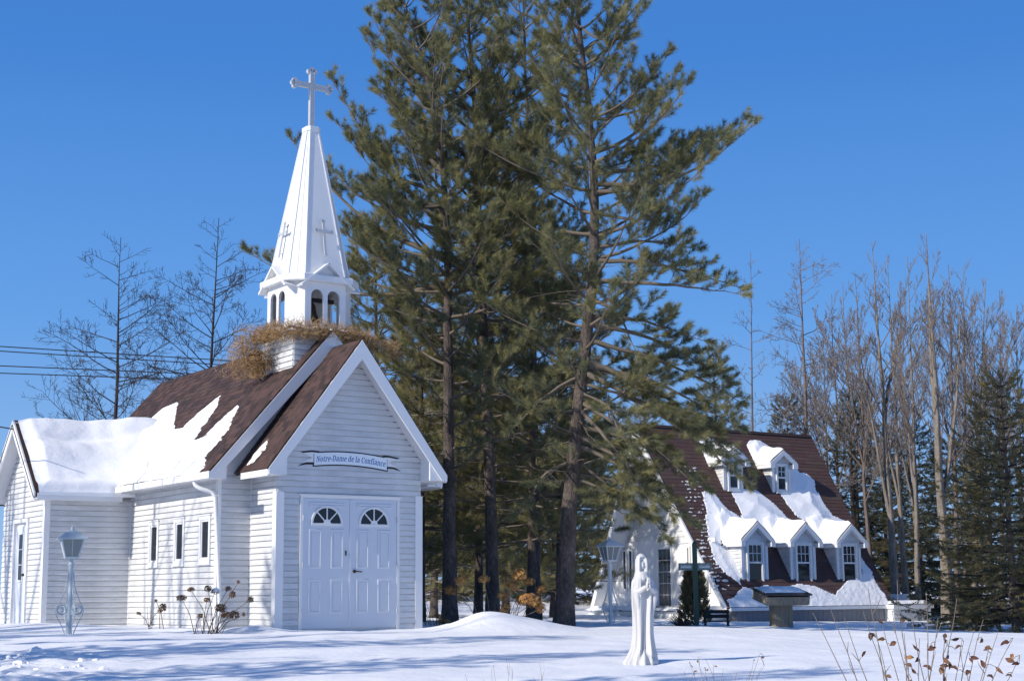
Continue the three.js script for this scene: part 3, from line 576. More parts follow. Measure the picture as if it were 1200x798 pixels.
// ------------------------------------------------------------------ the steep-roofed house (own axes: x along the ridge, -z towards the back)
const HOUSE_TURN = .577, HOUSE_BASE = -1.5, HOUSE = [6.17, HOUSE_BASE, -44];
const house = thing('house', 'white house with steep brown A-frame roof and five snowy dormers', 'house', HOUSE, HOUSE_TURN);
const hp = (name, geometry, material, parent = house, kind) => mesh(name, geometry.translate(0, -HOUSE_BASE, 0), material, parent, kind);
const housePoint = (s, y, t) => V(s, y - HOUSE_BASE, -t).applyMatrix4(new THREE.Matrix4().makeRotationY(HOUSE_TURN).setPosition(...HOUSE));
const HL = 6.745, HW = 6.716, HE = -.414, HR = 5.169, OVER = .635, HSLOPE = (HR - HE) / (HW / 2);
const roofY = t => HE + HSLOPE * t, roofT = y => (y - HE) / HSLOPE;
const DORMERS = [[1.473, .5], [3.421, .5], [5.356, .5], [2.185, 2.15], [4.20, 2.15]];
const roofSnow = [];
{
  const P = (s, y, t) => V(s, y, -t), mid = HW / 2;
  // front and back slopes; the ridge reaches farther out over the gable than the feet
  const front = [P(0, HE, 0), P(HL, HE, 0), P(HL, HR, mid), P(-OVER, HR, mid)], rear = [P(-OVER, HR, mid), P(HL, HR, mid), P(HL, HE, HW), P(0, HE, HW)];
  const deckF = hp('roof', slab(...front, .10), shingleTones[3]), deckR = hp('roof', slab(...rear, .10), shingleTones[3]);
  const r = random(300);
  for (const [deck, sgn] of [[deckF, 1], [deckR, -1]]) {
    const S = new Sheet(true), len = Math.hypot(mid, HR - HE), up = P(0, HR - HE, mid * 1).normalize(), n = V(0, mid, sgn * (HR - HE)).normalize();
    const upDir = V(0, (HR - HE) / len, -sgn * mid / len);
    for (let k = 0; k * .14 < len; k++) {
      const w0 = k * .14, s0 = -OVER * w0 / len - .01, top = Math.min(w0 + .15, len);
      let s = s0 - r() * .3;
      while (s < HL) {
        const wd = mix(.3, .9, r()), a = Math.max(s, s0), b = Math.min(s + wd, HL + .01), c = brownTones[[1, 1, 1, 4][Math.floor(r() * 4)]].map(q => q * mix(1.55, 1.8, r())); s += wd;
        if (b - a < .02) continue;
        const o = sgn > 0 ? V(0, HE, 0) : V(0, HE, -HW), pt = (x, w, z) => { const p = o.clone().addScaledVector(upDir, w).addScaledVector(n, z); return S.v(x, p.y, p.z, x, w, c); };
        const h = .015 + r() * .004;
        S.quad(pt(a, w0, h), pt(b, w0, h), pt(b, top, .008), pt(a, top, .008)); S.quad(pt(a, w0, 0), pt(b, w0, 0), pt(b, w0, h), pt(a, w0, h)); S.tri(pt(a, w0, 0), pt(a, w0, h), pt(a, top, .004)); S.tri(pt(b, w0, 0), pt(b, w0, h), pt(b, top, .004));
      }
    }
    hp('shingles', S.build(), M.shingles, deck, 'stuff');
  }
  hp('ridge_cap', join([slab(P(-OVER, HR - .16, mid - .11), P(HL, HR - .16, mid - .11), P(HL, HR + .03, mid), P(-OVER, HR + .03, mid), .02), slab(P(-OVER, HR + .03, mid), P(HL, HR + .03, mid), P(HL, HR - .16, mid + .11), P(-OVER, HR - .16, mid + .11), .02)]), shingleTones[1]);
  // white fascia boards and soffits on the leaning gable edge
  const edge = (a, b, name) => hp(name, bar(a, b, .06, .26), M.trim);
  const dn = V(0, -.16, 0);
  for (const t of [0, HW]) {
    const a = P(.0, HE + .0, t), b = P(-OVER, HR - .05, mid), inward = V(0, -.05, t ? -.0 : 0);
    const q = [a, b].map(p => p.clone()), off = t ? V(0, -.11, .14) : V(0, -.11, -.14);
    const g = slab(q[0].clone().add(V(-.05, 0, 0)), q[1].clone().add(V(-.05, 0, 0)), q[1].clone().add(V(-.05, -.30, 0)), q[0].clone().add(V(-.05, -.02, t ? .17 : -.17)), -.06);
    hp('fascia', g, M.trim);
    hp('fascia', slab(P(HL + .012, HE, t), P(HL + .012, HR, mid), P(HL + .012, HR - .3, mid), P(HL + .012, HE, t ? t - .18 : .18), -.05), M.trim);
    hp('soffit', slab(P(-.02, HE, t ? t - .16 : .16), P(1.0, HE, t ? t - .16 : .16), P(1.0, HR - .28, mid), P(-OVER, HR - .28, mid), .02), M.trim);
  }
  // gable walls
  const GS = .40, gable = [[-HW + .12, HE - .6], [-.12, HE - .6], [-.12, HE + .02], [-mid, HR - .3], [-HW + .12, HE + .02]];
  const wall = hp('gable_wall', prism(gable, HL - GS - .2).applyMatrix4(new THREE.Matrix4().makeBasis(V(0, 0, 1), V(0, 1, 0), V(-1, 0, 0)).setPosition(GS, 0, 0)), M.trim);
  const B = facing.left(GS);
  siding(wall, hp, y => { const k = Math.max(.02, (HR - .34 - y) / HSLOPE); return [-mid - k, -mid + k]; }, 1.55, HR - .4, [], B, { step: .16 });
  hp('storey_band', box(-5.75, -.95, 1.50, 1.62, 0, .03).applyMatrix4(B), M.trim, wall);
  const gw = (t0, t1, y0, y1, cols, rows, name = 'window') => {
    const a = -t1, b = -t0, w = hp(name, join([box(a, a + .06, y0, y1, 0, .05), box(b - .06, b, y0, y1, 0, .05), box(a + .0602, b - .0602, y0, y0 + .06, 0, .05), box(a + .0602, b - .0602, y1 - .06, y1, 0, .05)]).applyMatrix4(B), M.trim);
    const iw = (b - a - .12) / cols, ih = (y1 - y0 - .12) / rows;
    for (let i = 0; i < cols; i++) for (let j = 0; j < rows; j++) hp('pane', box(a + .06 + i * iw + .012, a + .06 + (i + 1) * iw - .012, y0 + .06 + j * ih + .012, y0 + .06 + (j + 1) * ih - .012, .008, .016).applyMatrix4(B), M.glass, w);
    hp('glazing_bars', box(a + .0605, b - .0605, y0 + .0605, y1 - .0605, .001, .0075).applyMatrix4(B), M.trim, w);
    return w;
  };
  gw(4.95, 5.20, .08, 1.40, 1, 1); gw(5.26, 5.50, .08, 1.40, 1, 1);
  const fd = gw(3.0, 3.72, -.45, 1.42, 3, 5, 'french_door'); gw(2.12, 2.30, .45, 1.42, 1, 1); gw(1.22, 1.44, .0, 1.42, 1, 1); gw(1.50, 1.74, .0, 1.42, 1, 1);
  hp('handle', new THREE.SphereGeometry(.035, 10, 8).translate(-3.06, .5, .09).applyMatrix4(B), M.brass, fd);
  hp('terrace', box(-.35, GS - .002, -1.2, HE - .12, -HW + .3, -.5), M.trim);
  hp('terrace_rail', join([box(-.30, -.24, HE - .119, HE + .05, -3.4, -1.6)]), M.skirt);
  // eave board, skirting and annex
  hp('gutter', join([box(.02, HL, HE - .10, HE - .004, .005, .07)]), M.trim);
  const skirt = hp('skirting_wall', box(.35, HL - .1, -1.5, HE - .101, -.4, -.07), M.skirt);
  for (let k = 0; k < 31; k++) hp('skirting_board', box(.36 + k * .2, .36 + k * .2 + .192, -1.49, HE - .102, -.068, -.052), M.skirt, skirt);
  const annex = hp('annex_wall', box(HL - .35, 8.02, -1.5, -.52, -1.6, .28), M.trim);
  siding(annex, hp, () => [HL - .34, 7.92], -1.4, -.56, [], facing.front(-.28), { step: .12 });
  hp('annex_roof', box(HL - .4, 8.14, -.519, -.40, -1.7, .36), M.trim);
  hp('annex_corner_board', box(7.93, 8.045, -1.5, -.521, .2, .315), M.trim);
  hp('annex_parapet', join([box(HL + .02, 8.10, -.399, -.08, -1.66, -1.56), box(8.0, 8.10, -.399, -.08, -1.55, -.6), box(HL, 8.14, -.079, -.02, -1.72, -1.5)]), M.trim);
  hp('vent', box(7.45, 7.62, -.95, -.72, .281, .31), M.skirt);
  hp('chimney_pipe', new THREE.CylinderGeometry(.07, .07, .5, 12).translate(2.3, HR + .1, -mid - .5), M.skirt);

  // dormers
  DORMERS.forEach(([s, tf], k) => {
    const low = tf < 1, hw = low ? .51 : .385, yb = roofY(tf) - .06, ye = low ? 1.50 : 4.04, ya = low ? 2.06 : 4.45, eh = low ? .67 : .585, ov = low ? .20 : .17;
    const x0 = s - hw, x1 = s + hw, pitch = (ya - ye) / eh, body = [[x0, yb - 1.0], [x1, yb - 1.0], [x1, ya - pitch * hw - .05], [s, ya - .05], [x0, ya - pitch * hw - .05]];
    const d = hp('dormer', prism(body, roofT(ya) - tf + .3).translate(0, 0, -tf), M.trim);
    siding(d, hp, y => { const q = (ya - .06 - y) / pitch; return [Math.max(x0 + .05, s - q), Math.min(x1 - .05, s + q)]; }, yb, ya - .08, [[s - (low ? .30 : .21), s + (low ? .30 : .21), yb - .1, ye + .05]], facing.front(tf), { step: .11, joined: true });
    siding(d, hp, () => [-(roofT(ya) + .1), -tf], yb, ye - .06, [], facing.left(x0), { step: .11, joined: true });
    siding(d, hp, () => [tf, roofT(ya) + .1], yb, ye - .06, [], facing.right(x1), { step: .11, joined: true });
    for (const sd of [-1, 1]) {
      const back = roofT(ye), backTop = roofT(ya) + .05, e = s + sd * eh, q = [P(e, ye, tf - ov), P(s, ya, tf - ov), P(s, ya, backTop), P(e, ye, back + .05)]; if (sd > 0) q.reverse();
      hp('dormer_roof', slab(...q, .07), M.trim, d);
      hp('dormer_eave', box(Math.min(e, s + sd * hw) - .005, Math.max(e, s + sd * hw) + .005, ye - .15, ye - .02, -(back + .02), -(tf - ov)), M.trim, d);
      hp('dormer_rake', prism(sd < 0 ? [[e, ye + .01], [e, ye - .15], [x0, ye - .15], [x0, ye - .06 + (eh - hw) * pitch * .4], [s, ya - .15], [s, ya + .01]] : [[e, ye + .01], [s, ya + .01], [s, ya - .15], [x1, ye - .06 + (eh - hw) * pitch * .4], [x1, ye - .15], [e, ye - .15]], .025).translate(0, 0, -(tf - ov) + .025), M.trim, d);
      hp('corner_board', box(sd < 0 ? x0 - .012 : x1 - .08, sd < 0 ? x0 + .08 : x1 + .012, yb - .1, ye - .12, -tf - .05, -tf + .034), M.trim, d);
    }
    // double-hung window: six panes above, one below
    const wy0 = low ? .325 : 3.20, wy1 = low ? 1.425 : 3.98, ww = low ? .27 : .175, z = -tf, cols = low ? 3 : 2;
    hp('window_frame', join([box(s - ww - .06, s - ww, wy0 - .06, wy1 + .06, z, z + .07), box(s + ww, s + ww + .06, wy0 - .06, wy1 + .06, z, z + .07), box(s - ww + .0005, s + ww - .0005, wy1, wy1 + .06, z, z + .07), box(s - ww - .09, s + ww + .09, wy0 - .10, wy0 - .0605, z, z + .10), box(s - ww + .0005, s + ww - .0005, wy0 - .06, wy0, z, z + .07)]), M.trim, d);
    const my = (wy0 + wy1) / 2 + .01, pw = (2 * ww - .06) / cols, ph = (wy1 - my - .05) / 2;
    hp('sash', join([box(s - ww + .001, s - ww + .03, wy0 + .001, wy1 - .001, z + .02, z + .05), box(s + ww - .03, s + ww - .001, wy0 + .001, wy1 - .001, z + .02, z + .05), box(s - ww + .0305, s + ww - .0305, my - .025, my + .025, z + .02, z + .055), box(s - ww + .0305, s + ww - .0305, wy1 - .03, wy1 - .002, z + .02, z + .05), box(s - ww + .0305, s + ww - .0305, wy0 + .002, wy0 + .03, z + .02, z + .05),
      ...Array.from({ length: cols - 1 }, (_, i) => box(s - ww + .03 + (i + 1) * pw - .009, s - ww + .03 + (i + 1) * pw + .009, my + .0255, wy1 - .0305, z + .02, z + .045)), box(s - ww + .031, s + ww - .031, my + .025 + ph - .009, my + .025 + ph + .009, z + .0195, z + .044)]), M.trim, d);
    for (let i = 0; i < cols; i++) for (let j = 0; j < 2; j++) hp('pane', box(s - ww + .03 + i * pw + .005, s - ww + .03 + (i + 1) * pw - .005, my + .025 + j * ph + .006, my + .025 + (j + 1) * ph - .006, z + .022, z + .030), M.glass, d);
    hp('pane', box(s - ww + .031, s + ww - .031, wy0 + .031, my - .026, z + .022, z + .030), M.glass, d);
    hp('window_backing', box(s - ww, s + ww, wy0, wy1, z + .0005, z + .019), M.darkWood, d);
    // the snow cap on this dormer, its tail running up the main roof
    roofSnow.push([k, s, tf, eh, ye, ya, ov]);
  });
}
{
  const F = roofFrame(housePoint(0, HE, 0), housePoint(1, HE, 0), housePoint(0, HR, HW / 2));
  const polys = [
    [[821, 577], [829, 574], [836, 578], [847, 592], [860, 606], [876, 611], [884, 616], [870, 634], [846, 634], [846, 640], [855, 655], [866, 678], [872, 689], [862, 680], [847, 671], [835, 655], [831, 631], [827, 600]],
    [[855, 577], [866, 573], [884, 573], [895, 582], [906, 590], [916, 600], [926, 610], [944, 611], [930, 630], [909, 632], [889, 614], [871, 609], [863, 592]],
    [[911, 577], [930, 574], [934, 553], [946, 555], [955, 563], [957, 572], [962, 586], [975, 604], [999, 613], [985, 632], [965, 632], [945, 611], [931, 604]],
    [[1008, 652], [1020, 668], [1031, 688], [1047, 709], [856, 716], [853, 703], [860, 700], [871, 688], [883, 690], [899, 685], [908, 688], [916, 692], [928, 686], [938, 684], [957, 687], [968, 692], [979, 697], [987, 688], [994, 680], [1010, 678]],
    [[868, 684], [858, 668], [848, 650], [845, 640], [858, 640], [872, 668]],
    [[928, 578], [926, 552], [932, 545], [940, 556], [950, 570], [952, 578]],
  ].map(p => p.map(q => F.from(...q)));
  const labels = ['snow bank on the house roof behind the leftmost lower dormer', 'snow sheet on the house roof above the middle lower dormer', 'snow sheet on the house roof above the rightmost lower dormer', 'rough low snow along the foot of the house roof', 'snow slip on the house roof left of the leftmost lower dormer', 'small snow patch right of the upper right dormer on the house roof'];
  polys.forEach((poly, k) => {
    const xs = poly.map(p => p[0]), ys = poly.map(p => p[1]), x0 = Math.min(...xs) - .1, x1 = Math.max(...xs) + .1, y0 = Math.min(...ys) - .1, y1 = Math.max(...ys) + .1;
    const g = snowSheet(Math.ceil((x1 - x0) / .035), Math.ceil((y1 - y0) / .035), (i, j) => {
      const s = mix(x0, x1, i), w = Math.max(.0, mix(y0, y1, j)), course = Math.floor(w / .14), jag = (Math.sin(course * 12.9898) * 43758.5453 % 1) * .06;
      const d = insideDistance(poly, s + jag + .015 * noise(s * 9, w * 9, k), w + .01 * noise(s * 12, w * 12, k + 5));
      const deep = k === 3 ? .035 : k < 3 ? .16 : .05;
      return { p: F.to(s, w), n: F.n, t: d <= 0 ? -1 : .024 + deep * smooth(0, 1.0, d) + (k === 3 ? .012 * noise(s * 5, w * 4) + .008 * noise(s * 13, w * 12) : .006 * noise(s * 2.5, w * 2)) };
    });
    tag(mesh(numbered('roof_snow'), g, M.snow, scene), labels[k], 'snow', 'snow on the house roof', 'stuff');
  });
  const names = ['leftmost of the three lower dormers', 'middle of the three lower dormers', 'rightmost of the three lower dormers', 'left one of the two upper dormers', 'right one of the two upper dormers'];
  for (const [k, s, tf, eh, ye, ya, ov] of roofSnow) {
    const back = roofT(ya), tail = k > 2 ? .22 : .26, g = snowSheet(44, 60, (i, j) => {
      const x = mix(-eh - .02, eh + .02, i), t = mix(tf - ov + .01, back + tail, j), ridge = ye + (ya - ye) * (1 - Math.abs(x) / eh), under = Math.max(ridge, roofY(t));
      const rim = Math.min(eh + .015 - Math.abs(x), (t - tf + ov) * 1.2 + .03, (back + tail - t) * .7 - .25 * Math.abs(x + .12) + .06);
      const round = smooth(0, .22, rim), fill = .10 * Math.exp(-((x / .28) ** 2)) * -1;
      return { p: housePoint(s + x, under, t), n: UP, t: rim <= 0 ? -1 : (.05 + .13 * round + fill * .5 * round + .02 * noise(x * 4 + k, t * 4)) + .10 * smooth(tf + .2, back, t) * round };
    });
    tag(mesh(numbered('roof_snow'), g, M.snow, scene), `rounded snow cap on the ${names[k]} of the house`, 'snow', 'snow caps on the dormers', 'stuff');
  }
  // flecks of snow left on the shingles at the left of the roof
  const r = random(91), parts = [];
  for (let k = 0; k < 170; k++) {
    const py = mix(548, 690, r()), lean = (py - 548) / 142, px = mix(792 + lean * 44, 822 + lean * 34, r()), [s, w] = F.from(px, py), len = mix(.03, .15, r() * r()), h = mix(.012, .032, r());
    const r2 = r() * .06; parts.push(snowSheet(8, 6, (i, j) => { const a = (i - .5) * 2, b = (j - .5) * 2, q = 1 - a * a - b * b; return { p: F.to(s + a * len, Math.floor(w / .14) * .14 + .02 + r2 + b * h + a * len * .15 * Math.sin(k)), n: F.n, t: q <= 0 ? -1 : .022 + .015 * q }; }));
  }
  tag(mesh(numbered('roof_snow'), join(parts), M.snow, scene), 'flecks of snow scattered on the left edge of the house roof', 'snow', null, 'stuff');
  const top = snowSheet(40, 30, (i, j) => { const s = mix(HL - .3, 8.1, i), t = mix(-.34, 1.5, j), e = Math.min(s - HL + .32, 8.12 - s, t + .36, 1.52 - t); return { p: housePoint(s, -.399, t), n: UP, t: .02 + .10 * smooth(0, .2, e) + .02 * noise(s * 3, t * 3) }; });
  tag(mesh(numbered('roof_snow'), top, M.snow, scene), 'flat snow on the low annex roof beside the house', 'snow', null, 'stuff');
  const step = snowSheet(20, 60, (i, j) => { const s = mix(-.5, .9, i), t = mix(.4, HW - .2, j), e = Math.min(s + .5, .95 - s, t - .35, HW - .15 - t); return { p: housePoint(s, HE - .119, t), n: UP, t: .02 + .13 * smooth(0, .3, e) + .05 * noise(s * 3, t * 2) }; });
  tag(mesh(numbered('roof_snow'), step, M.snow, scene), 'snow piled on the terrace below the white gable windows', 'snow', null, 'stuff');
}

// ------------------------------------------------------------------ lamp posts
function lampPost(material, label, pos, turn, H) {
  const t = thing('lamp_post', label, 'lamp post', pos, turn, 'lamp posts');
  mesh('post', new THREE.LatheGeometry([[.0, -.3], [.045, -.3], [.045, .1], [.04, .12], [.036, H - .62], [.05, H - .60], [.05, H - .575], [.032, H - .56], [.032, H - .50], [.06, H - .49], [0, H - .488]].map(q => new THREE.Vector2(...q)), 16), material, t);
  const y0 = H - .485, y1 = H - .20, a = .095, b = .165;
  const lantern = mesh('lantern', join([box(-a - .01, a + .01, y0 - .015, y0 + .012, -a - .01, a + .01), ...[[1, 1], [1, -1], [-1, 1], [-1, -1]].map(([i, j]) => bar(V(i * a, y0, j * a), V(i * b, y1, j * b), .018, .018)), ...[0, 1, 2, 3].map(k => bar(V(-b, y1, b), V(b, y1, b), .02, .02).rotateY(k * Math.PI / 2)), ...[0, 1, 2, 3].map(k => bar(V(0, y0, a), V(0, y1, b), .010, .010).rotateY(k * Math.PI / 2))]), material, t);
  for (let k = 0; k < 4; k++) mesh('lamp_glass', slab(V(-a, y0, a), V(a, y0, a), V(b, y1, b), V(-b, y1, b), .004).rotateY(k * Math.PI / 2), M.lampGlass, lantern);
  mesh('bulb_socket', new THREE.CylinderGeometry(.035, .045, .07, 12).translate(0, y0 + .04, 0), M.iron, lantern);
  const S = new Sheet(), e = b + .06, rings = [[e, y1 + .005], [e * .62, y1 + .075], [.035, y1 + .135]];
  for (let k = 0; k < 4; k++) for (let q = 0; q < 2; q++) {
    const [r0, h0] = rings[q], [r1, h1] = rings[q + 1], R = (r, s) => V(s * r, 0, r).applyAxisAngle(UP, k * Math.PI / 2);
    const A = R(r0, -1), B = R(r0, 1), C = R(r1, 1), D = R(r1, -1); S.quad(S.v(A.x, h0, A.z), S.v(B.x, h0, B.z), S.v(C.x, h1, C.z), S.v(D.x, h1, D.z));
  }
  mesh('lamp_cap', join([S.build(), box(-e, e, y1 - .008, y1 + .004, -e, e)]), material, t);
  mesh('finial', new THREE.LatheGeometry([[.034, y1 + .13], [.018, y1 + .15], [.022, y1 + .165], [.006, H], [0, H + .005]].map(q => new THREE.Vector2(...q)), 10), material, t);
  // wrought scrolls round the lower post
  for (const k of [0, 1, 2, 3]) {
    const g = [], spiral = (cy, dir) => { const pts = []; for (let i = 0; i <= 22; i++) { const q = i / 22, a = q * Math.PI * 2.6 * dir, r = .085 * (1 - q * .8); pts.push(V(.135 - Math.cos(a) * r + (1 - q) * .0, cy + Math.sin(a) * r, 0)); } return pts; };
    g.push(tubeGeometry(spiral(.36, 1), .007, 6), tubeGeometry(spiral(.36, -1), .007, 6));
    g.push(tubeGeometry([V(.04, .95, 0), V(.07, .72, 0), V(.15, .50, 0), V(.215, .38, 0), V(.20, .27, 0), V(.12, .12, 0), V(.05, -.05, 0)], .007, 6));
    mesh('scroll', join(g).rotateY(k * Math.PI / 2 + .3), material, t);
  }
  return t;
}
lampPost(M.lampBlue, 'pale blue lamp post in front of the chapel side wing', on(80, 741, 23.5, 0), .35, 1.64);
lampPost(M.lampWhite, 'white lamp post between the thick pine trunk and the statue', on(716, 735, 31, 0), .5, 1.77);

// ------------------------------------------------------------------ statue of a veiled figure
{
  const p = at(754.5, 781, 19), t = thing('statue', 'white veiled praying statue standing in the snow', 'statue', [p.x, groundAt(p.x, 19) - .01, p.z], .28); t.scale.set(.95, 1.02, .97);
  const prof = [[0, .225, .20, -.03], [.05, .225, .20, -.03], [.12, .195, .175, -.02], [.22, .165, .15, -.005], [.40, .148, .135, 0], [.60, .150, .135, .008], [.78, .165, .14, .02], [.92, .168, .138, .022], [1.02, .150, .125, .016], [1.09, .112, .105, .005], [1.14, .092, .098, 0], [1.20, .093, .105, 0], [1.27, .088, .102, 0], [1.315, .066, .078, -.002], [1.345, .03, .036, -.004], [1.353, .002, .002, -.004]];
  const look = h => { let k = 0; while (k < prof.length - 2 && h > prof[k + 1][0]) k++; const a = prof[k], b = prof[k + 1], q = clamp((h - a[0]) / (b[0] - a[0]), 0, 1), s = q * q * (3 - 2 * q); return [mix(a[1], b[1], mix(q, s, .5)), mix(a[2], b[2], mix(q, s, .5)), mix(a[3], b[3], q)]; };
  const S = new Sheet(), rows = 150, cols = 160;
  for (let j = 0; j <= rows; j++) for (let i = 0; i <= cols; i++) {
    const h = j / rows * 1.353, a = i / cols * Math.PI * 2, [rx, rz, cx] = look(h);
    let ang = a - Math.PI / 2; while (ang > Math.PI) ang -= 2 * Math.PI; while (ang < -Math.PI) ang += 2 * Math.PI;   // 0 at the front
    const body = smooth(1.12, .95, h), drift = .25 * Math.sin(h * 3.1);
    let fold = .07 * body * Math.sin(ang * 11 + drift * 3 + 2 * noise(h * 1.4, ang, 2)) + .03 * body * Math.sin(ang * 5 + 1.3 - h * 1.5) + .02 * noise(ang * 3, h * 4, 7) * body;
    fold *= mix(1.3, .7, h); fold -= .085 * body * Math.pow(1 - Math.abs(Math.sin(ang * 5.5 + 1.2 * noise(h * 1.1, ang * .6, 12) + h * .5)), 3) + .05 * body * Math.pow(1 - Math.abs(Math.sin(ang * 9 + 2 + h * .9)), 4);
    const open = Math.exp(-(((ang - .12 + .12 * (h - .6)) / .30) ** 4)) * smooth(.10, .22, h) * smooth(1.05, .98, h);         // the robe shows between the veil's edges
    fold -= .34 * open * (1 + .1 * Math.sin(ang * 22));
    const lip = (Math.exp(-(((ang - .50) / .10) ** 2)) + Math.exp(-(((ang + .30) / .10) ** 2))) * smooth(.08, .2, h) * smooth(1.08, .98, h); fold += .13 * lip;
    const face = Math.exp(-((ang / .60) ** 6)) * smooth(1.12, 1.145, h) * smooth(1.315, 1.285, h); fold -= .66 * face;
    const sleeve = Math.exp(-(((ang - 1.15) / .5) ** 2)) * smooth(.25, .88, h) * smooth(1.08, 1.0, h); fold += .26 * sleeve + .08 * sleeve * Math.sin(ang * 16 + h * 3);
    const plinth = smooth(.14, .04, h); fold += plinth * (.10 * noise(ang * 2.2, h * 9, 5) + .05 * Math.sin(ang * 7));
    const slim = mix(1, .90, smooth(.1, .35, h)); S.v(cx + Math.cos(a) * rx * slim * (1 + fold), h, Math.sin(a) * rz * slim * (1 + fold), i / cols, h);
  }
  for (let j = 0; j < rows; j++) for (let i = 0; i < cols; i++) { const k = j * (cols + 1) + i; S.quad(k, k + cols + 1, k + cols + 2, k + 1); }
  const parts = [S.build()];
  // head inside the hood: an oval face with brow, nose, eyes and chin
  const H = new THREE.SphereGeometry(1, 40, 32), q = H.attributes.position;
  for (let k = 0; k < q.count; k++) {
    let x = q.getX(k), y = q.getY(k), z = q.getZ(k);
    const f = Math.max(0, z), g = (cx, cy, w, hh) => Math.exp(-(((x - cx) / w) ** 2) - (((y - cy) / hh) ** 2)) * f;
    const narrow = 1 - .24 * smooth(0, -1, y); let bump = .22 * g(0, -.12, .12, .22) + .06 * g(0, .22, .5, .12) - .10 * g(-.33, .08, .17, .10) - .10 * g(.33, .08, .17, .10) + .07 * g(0, -.48, .24, .06) - .05 * g(0, -.40, .2, .04) + .08 * g(0, -.78, .22, .14) + .04 * g(-.33, .06, .10, .05) + .04 * g(.33, .06, .10, .05);
    q.setXYZ(k, x * .058 * narrow, 1.213 + y * .074, -.002 + (z + bump) * .062);
  }
  H.computeVertexNormals(); parts.push(H);
  const limb = new Sheet();
  for (const s of [-1, 1]) {
    tube(limb, [V(s * .115 + .02, .95, .02), V(s * .125 + .02, .885, .07), V(s * .085 + .02, .90, .12), V(s * .03 + .02, .945, .165)], [.05, .047, .038, .026], 14);
    tube(limb, [V(s * .125 + .02, .90, .06), V(s * .115 + .02, .80, .085), V(s * .10 + .02, .70, .085), V(s * .09 + .02, .60, .075)], [.045, .042, .03, .008], 12);
    // hands pressed together, fingers upwards
    tube(limb, [V(s * .022 + .02, .93, .172), V(s * .017 + .02, .965, .182), V(s * .014 + .02, .995, .187)], [.018, .021, .019], 10);
    for (let f = 0; f < 4; f++) { const z = .172 + f * .0105, top = [1.045, 1.056, 1.058, 1.05][f]; tube(limb, [V(s * .011 + .02, .985, z), V(s * .010 + .02, 1.02, z + .003), V(s * .007 + .02, top, z + .004)], [.0075, .007, .005], 8); }
    tube(limb, [V(s * .018 + .02, .965, .165), V(s * .016 + .02, .99, .155), V(s * .009 + .02, 1.015, .156)], [.009, .008, .006], 8);
  }
  parts.push(limb.build());
  mesh('figure', join(parts), M.statue, t);
  mesh('plinth', new THREE.CylinderGeometry(.24, .27, .14, 24).translate(-.015, -.085, 0), M.statue, t);
}

// ------------------------------------------------------------------ sign post, bench, wooden stand
{
  const t = thing('sign_post', 'dark green post with two small direction boards near the gable', 'sign post', on(816.5, 728, 33, 0), .1);
  const w = .045; mesh('post', box(-w, w, -.3, 1.76, -w, w), M.green, t); mesh('post_cap', new THREE.ConeGeometry(w * 1.5, .07, 4).rotateY(Math.PI / 4).translate(0, 1.795, 0), M.green, t);
  for (const s of [-1, 1]) {
    const b = mesh('sign_board', box(s < 0 ? -.36 : w + .001, s < 0 ? -w - .001 : .36, 1.19, 1.345, -.02, .02), M.board, t);
    const cv = document.createElement('canvas'); cv.width = 256; cv.height = 112; const g = cv.getContext('2d'), r = random(s + 9);
    g.fillStyle = '#8f9d97'; g.fillRect(0, 0, 256, 112); g.strokeStyle = '#46605a'; g.lineWidth = 10; g.strokeRect(5, 5, 246, 102);
    g.strokeStyle = '#e6ebe8'; g.lineWidth = 9; g.lineCap = 'round';
    for (let x = 34; x < 226; x += 20) { g.beginPath(); g.moveTo(x, 76 - r() * 8); g.lineTo(x + 6 + r() * 8, 36 + r() * 20); g.lineTo(x + 10 + r() * 5, 72); g.stroke(); }
    const tx = new THREE.CanvasTexture(cv); tx.colorSpace = THREE.SRGBColorSpace;
    mesh('board_face', new THREE.PlaneGeometry(.295, .135).translate(s * .204, 1.267, .0225), mat(0xffffff, .6, { map: tx }), b);
  }
}
{
  const t = thing('park_bench', 'low black slatted bench half buried beside the sign post', 'bench', on(846, 725, 33.6, .14), -.1);
  for (let k = 0; k < 3; k++) mesh('seat_slat', box(-.40, .17, .22, .25, .02 + k * .10, .10 + k * .10), M.bench, t);
  for (const y of [.30, .40]) mesh('back_slat', box(-.40, .17, y, y + .075, -.06, -.03), M.bench, t);
  for (const x of [-.36, .13]) { mesh('leg', join([box(x - .025, x + .025, -.2, .22, .26, .30), box(x - .025, x + .025, -.2, .48, -.03, .01)]), M.bench, t); }
}
